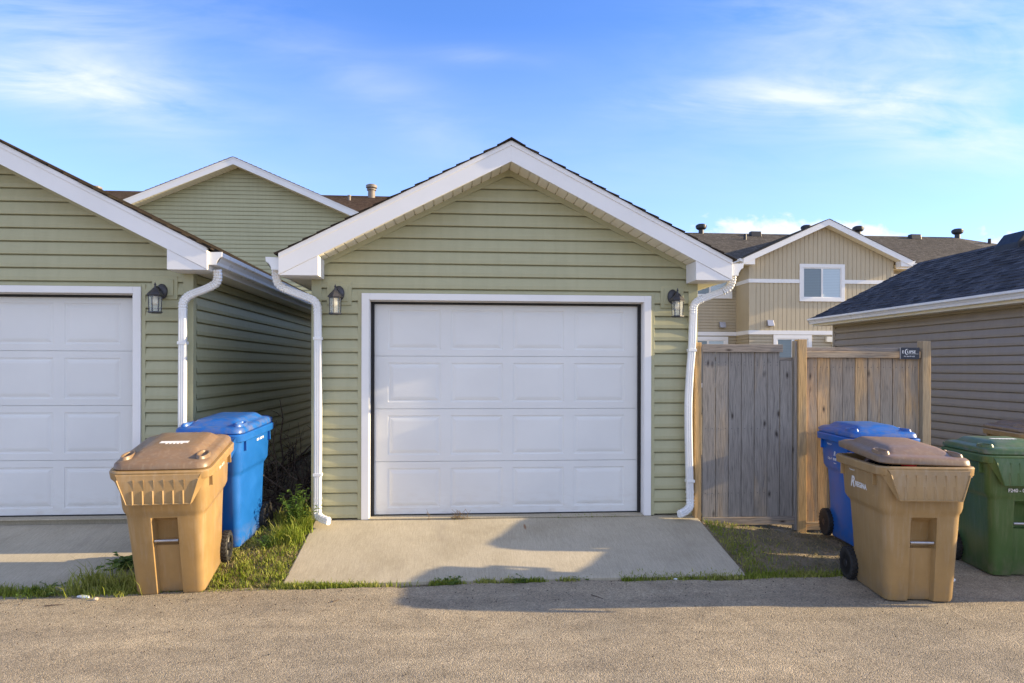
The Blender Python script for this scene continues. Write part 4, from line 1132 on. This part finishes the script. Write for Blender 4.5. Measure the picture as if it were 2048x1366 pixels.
blades('grass', 'grass', 'green grass along the right edge of the middle driveway', lambda r: (2.46 + abs(r.gauss(0, .22)), r.uniform(5.6, 6.8)), 1300, .015, .045, 9)
blades('grass', 'grass', 'green grass along the right edge of the middle driveway', lambda r: (r.uniform(1.35, 3.6), 5.63 + r.gauss(0, .04)), 3000, .015, .05, 10)
blades('grass', 'grass', 'thin weeds in the joint at the foot of the middle garage door', lambda r: (r.choice((-.05, 1.05, 1.2, 1.35, 1.55)) + r.gauss(0, .07), 6.875 + r.gauss(0, .012)), 380, .01, .035, 13)
for i, (x, lab) in enumerate(((-.31, 'short pale dead stalk at the left foot of the garage door'), (.00, 'clump of dead straw at the foot of the garage door'))):
    mb = MB(); rb = random.Random(30 + i)
    for k in range(3 if i == 0 else 34):
        a = rb.uniform(-.075, .075) if i else rb.uniform(-.01, .01); h = rb.uniform(.02, .11) if i else rb.uniform(.06, .11)
        mb.tube([(x + a, 6.86 + rb.uniform(-.02, .01), .25), (x + a + rb.uniform(-.02, .02), 6.85, .25 + h*.6), (x + a + rb.uniform(-.04, .04), 6.84, .25 + h)], .0018, 4)
    o = mb.build('dead_weed', 'straw'); o['label'] = lab; o['category'] = 'weed'

def leafy(name, label, cx_, cy_, n_st, hgt, spread, seed, leaf=.035, nl=9, wd=.4):
    r0 = root(name, label, 'weed', (cx_, cy_, zg(cx_, cy_) - .01)); rb = random.Random(seed); st = MB(); lf = MB()
    for i in range(n_st):
        a = rb.uniform(0, 2*math.pi); h = hgt * rb.uniform(.5, 1); d = spread * rb.uniform(.2, 1)
        bx_, by_ = rb.gauss(0, spread*.25), rb.gauss(0, spread*.25)
        P = [Vector((bx_ + math.cos(a)*d*t*t, by_ + math.sin(a)*d*t*t, h*t)) for t in (0, .35, .7, 1)]
        st.tube(P, [.0028, .0024, .002, .001], 5)
        for k in range(nl):
            t = .25 + .75*k/(nl-1); j = min(2, int(t*3)); p = P[j].lerp(P[j+1], t*3 - j) if t < 1 else P[3]
            b = rb.uniform(0, 2*math.pi); L = leaf*rb.uniform(.6, 1.2); dv = Vector((math.cos(b), math.sin(b), rb.uniform(-.1, .6))).normalized()
            sv = dv.cross(Vector((0, 0, 1))).normalized() * L * wd * .5
            lf.add([p, p + dv*L*.45 + sv + Vector((0, 0, .003)), p + dv*L + Vector((0, 0, -.15*L)), p + dv*L*.45 - sv + Vector((0, 0, .003))], [(0, 1, 2, 3)])
    st.build('stem', 'weed', r0, local=True); lf.build('leaf', 'weed', r0, local=True)
leafy('leafy_weed', 'tall leafy weed at the foot of the left downspout of the middle garage', -1.56, 6.72, 26, .42, .16, 41, .055, 12, .5)
leafy('leafy_weed', 'broad leaved weed under the left tan cart, at its left', -2.78, 5.98, 22, .13, .20, 42, .075, 6, .9)
leafy('leafy_weed', 'low spreading weed left on the front edge of the middle driveway', -.08, 5.63, 22, .05, .13, 43, .022, 9, .6)
leafy('leafy_weed', 'low spreading weed midway on the front edge of the middle driveway', .50, 5.64, 18, .045, .12, 44, .020, 9, .6)
leafy('leafy_weed', 'small round leaved weed by the blue cart wheel', -1.72, 6.30, 16, .12, .12, 45, .035, 7, .8)
leafy('leafy_weed', 'low clover like weed at the front of the left driveway', -3.25, 5.60, 26, .06, .22, 46, .025, 9, .8)
leafy('leafy_weed', 'small weed patch right of the middle driveway front', 1.02, 5.645, 12, .03, .08, 47, .016, 8, .6)

# brush pile between the garages
br = root('brush_pile', 'pile of dry brown branches between the two green garages', 'branches', (-1.85, 7.7, .24)); rb = random.Random(77)
for k in range(70):
    x, y = rb.uniform(-2.25, -1.58), rb.uniform(7.15, 8.6); big = k < 9
    a = rb.uniform(0, math.pi*2); el = R(rb.uniform(5, 40)) if k > 9 else R(rb.uniform(2, 12)); L = rb.uniform(.4, 1.0)
    if 9 < k < 16: el = R(rb.uniform(60, 80)); L = rb.uniform(.6, 1.0)
    base = Vector((x, y, .26 + rb.uniform(0, .35) * (0 if big else 1))); d = Vector((math.cos(a)*math.cos(el)*.6, math.sin(a)*math.cos(el), math.sin(el)))
    pts = [base + d*L*t + Vector((rb.uniform(-.04, .04), rb.uniform(-.04, .04), rb.uniform(-.03, .03)))*(t > 0) for t in (0, .25, .5, .75, 1)]
    pts = [Vector((min(-1.50, max(-2.55, p.x)), p.y, p.z)) for p in pts]
    r_ = rb.uniform(.03, .045) if big else rb.uniform(.006, .014)
    mb = MB(); mb.tube(pts, [r_, r_*.9, r_*.75, r_*.6, r_*.3], 6)
    for j in (1, 2, 3):
        dd = Vector((rb.uniform(-.6, .6), rb.uniform(-.8, .8), rb.uniform(0, .9))).normalized() * L * rb.uniform(.2, .4)
        q = [pts[j], pts[j] + dd*.5 + Vector((rb.uniform(-.02, .02), 0, .01)), pts[j] + dd]; q = [Vector((min(-1.50, max(-2.55, p.x)), p.y, p.z)) for p in q]
        mb.tube(q, [r_*.45, r_*.32, r_*.15], 5)
    mb.build('branch', 'twig' if k % 3 else 'twig_dark', br, smooth=60)

# small litter
def pebble(name, m, x, y, s, seed, label, cat, flat=.6, z=None):
    bm = bmesh.new(); bmesh.ops.create_icosphere(bm, subdivisions=2, radius=1); rb = random.Random(seed)
    for v_ in bm.verts: v_.co = Vector((v_.co.x*s[0], v_.co.y*s[1], v_.co.z*s[2])) * rb.uniform(.82, 1.12)
    me = bpy.data.meshes.new(name); bm.to_mesh(me); bm.free(); me.materials.append(M[m]); o = bpy.data.objects.new(name, me); col.objects.link(o)
    o.location = (x, y, (zg(x, y) if z is None else z) + s[2]*.7); o.rotation_euler = (0, 0, rb.uniform(-.5, .5)); o['label'] = label; o['category'] = cat
pebble('stone', 'stone', -2.75, 5.40, (.022, .018, .013), 1, 'small pale stone on the lane by the left grass', 'stone')
pebble('crushed_can', 'litter', -2.87, 5.46, (.055, .02, .012), 2, 'crushed silver can at the lane edge by the left grass', 'litter')
pebble('paper_scrap', 'litter', 1.80, 5.585, (.018, .012, .008), 3, 'tiny white scrap in the grass at the driveway front', 'litter')
pebble('plastic_scrap', 'label_white', 4.06, 5.36, (.035, .03, .022), 4, 'white plastic scrap on the ground beside the right tan cart', 'litter')
rb = random.Random(90); mb = MB()
for k in range(420):
    x, y = rb.uniform(-3.5, 3.6), rb.choice((rb.uniform(3.4, 5.5), rb.uniform(5.1, 5.6))); a = rb.uniform(0, 6.28); L = rb.uniform(.003, .010)
    mb.add([(x, y, .001), (x + L*math.cos(a), y + L*math.sin(a), .006), (x + L*math.cos(a+1.3)*.7, y + L*math.sin(a+1.3)*.7, .009), (x + L*.3, y, .012)], [(0, 1, 2), (0, 2, 3), (0, 3, 1), (1, 3, 2)])
o = mb.build('grit', 'twig_dark'); o['kind'] = 'stuff'; o['label'] = 'loose dark grit scattered over the lane'; o['category'] = 'grit'
for i, (x, y, L, a) in enumerate(((-3.05, 5.28, .13, .1), (1.02, 5.24, .12, -1.0), (-.95, 5.22, .07, .8))):
    mb = MB(); mb.tube([(x, y, .006), (x + L*.5*math.cos(a), y + L*.5*math.sin(a), .009), (x + L*math.cos(a+.1), y + L*math.sin(a+.1), .006)], [.004, .0035, .002], 5)
    o = mb.build('twig', 'twig'); o['label'] = ('dark twig lying on the lane at the lower left', 'thin twig lying across the shadow edge mid lane', 'short curled twig on the lane below the driveway left')[i]; o['category'] = 'twig'
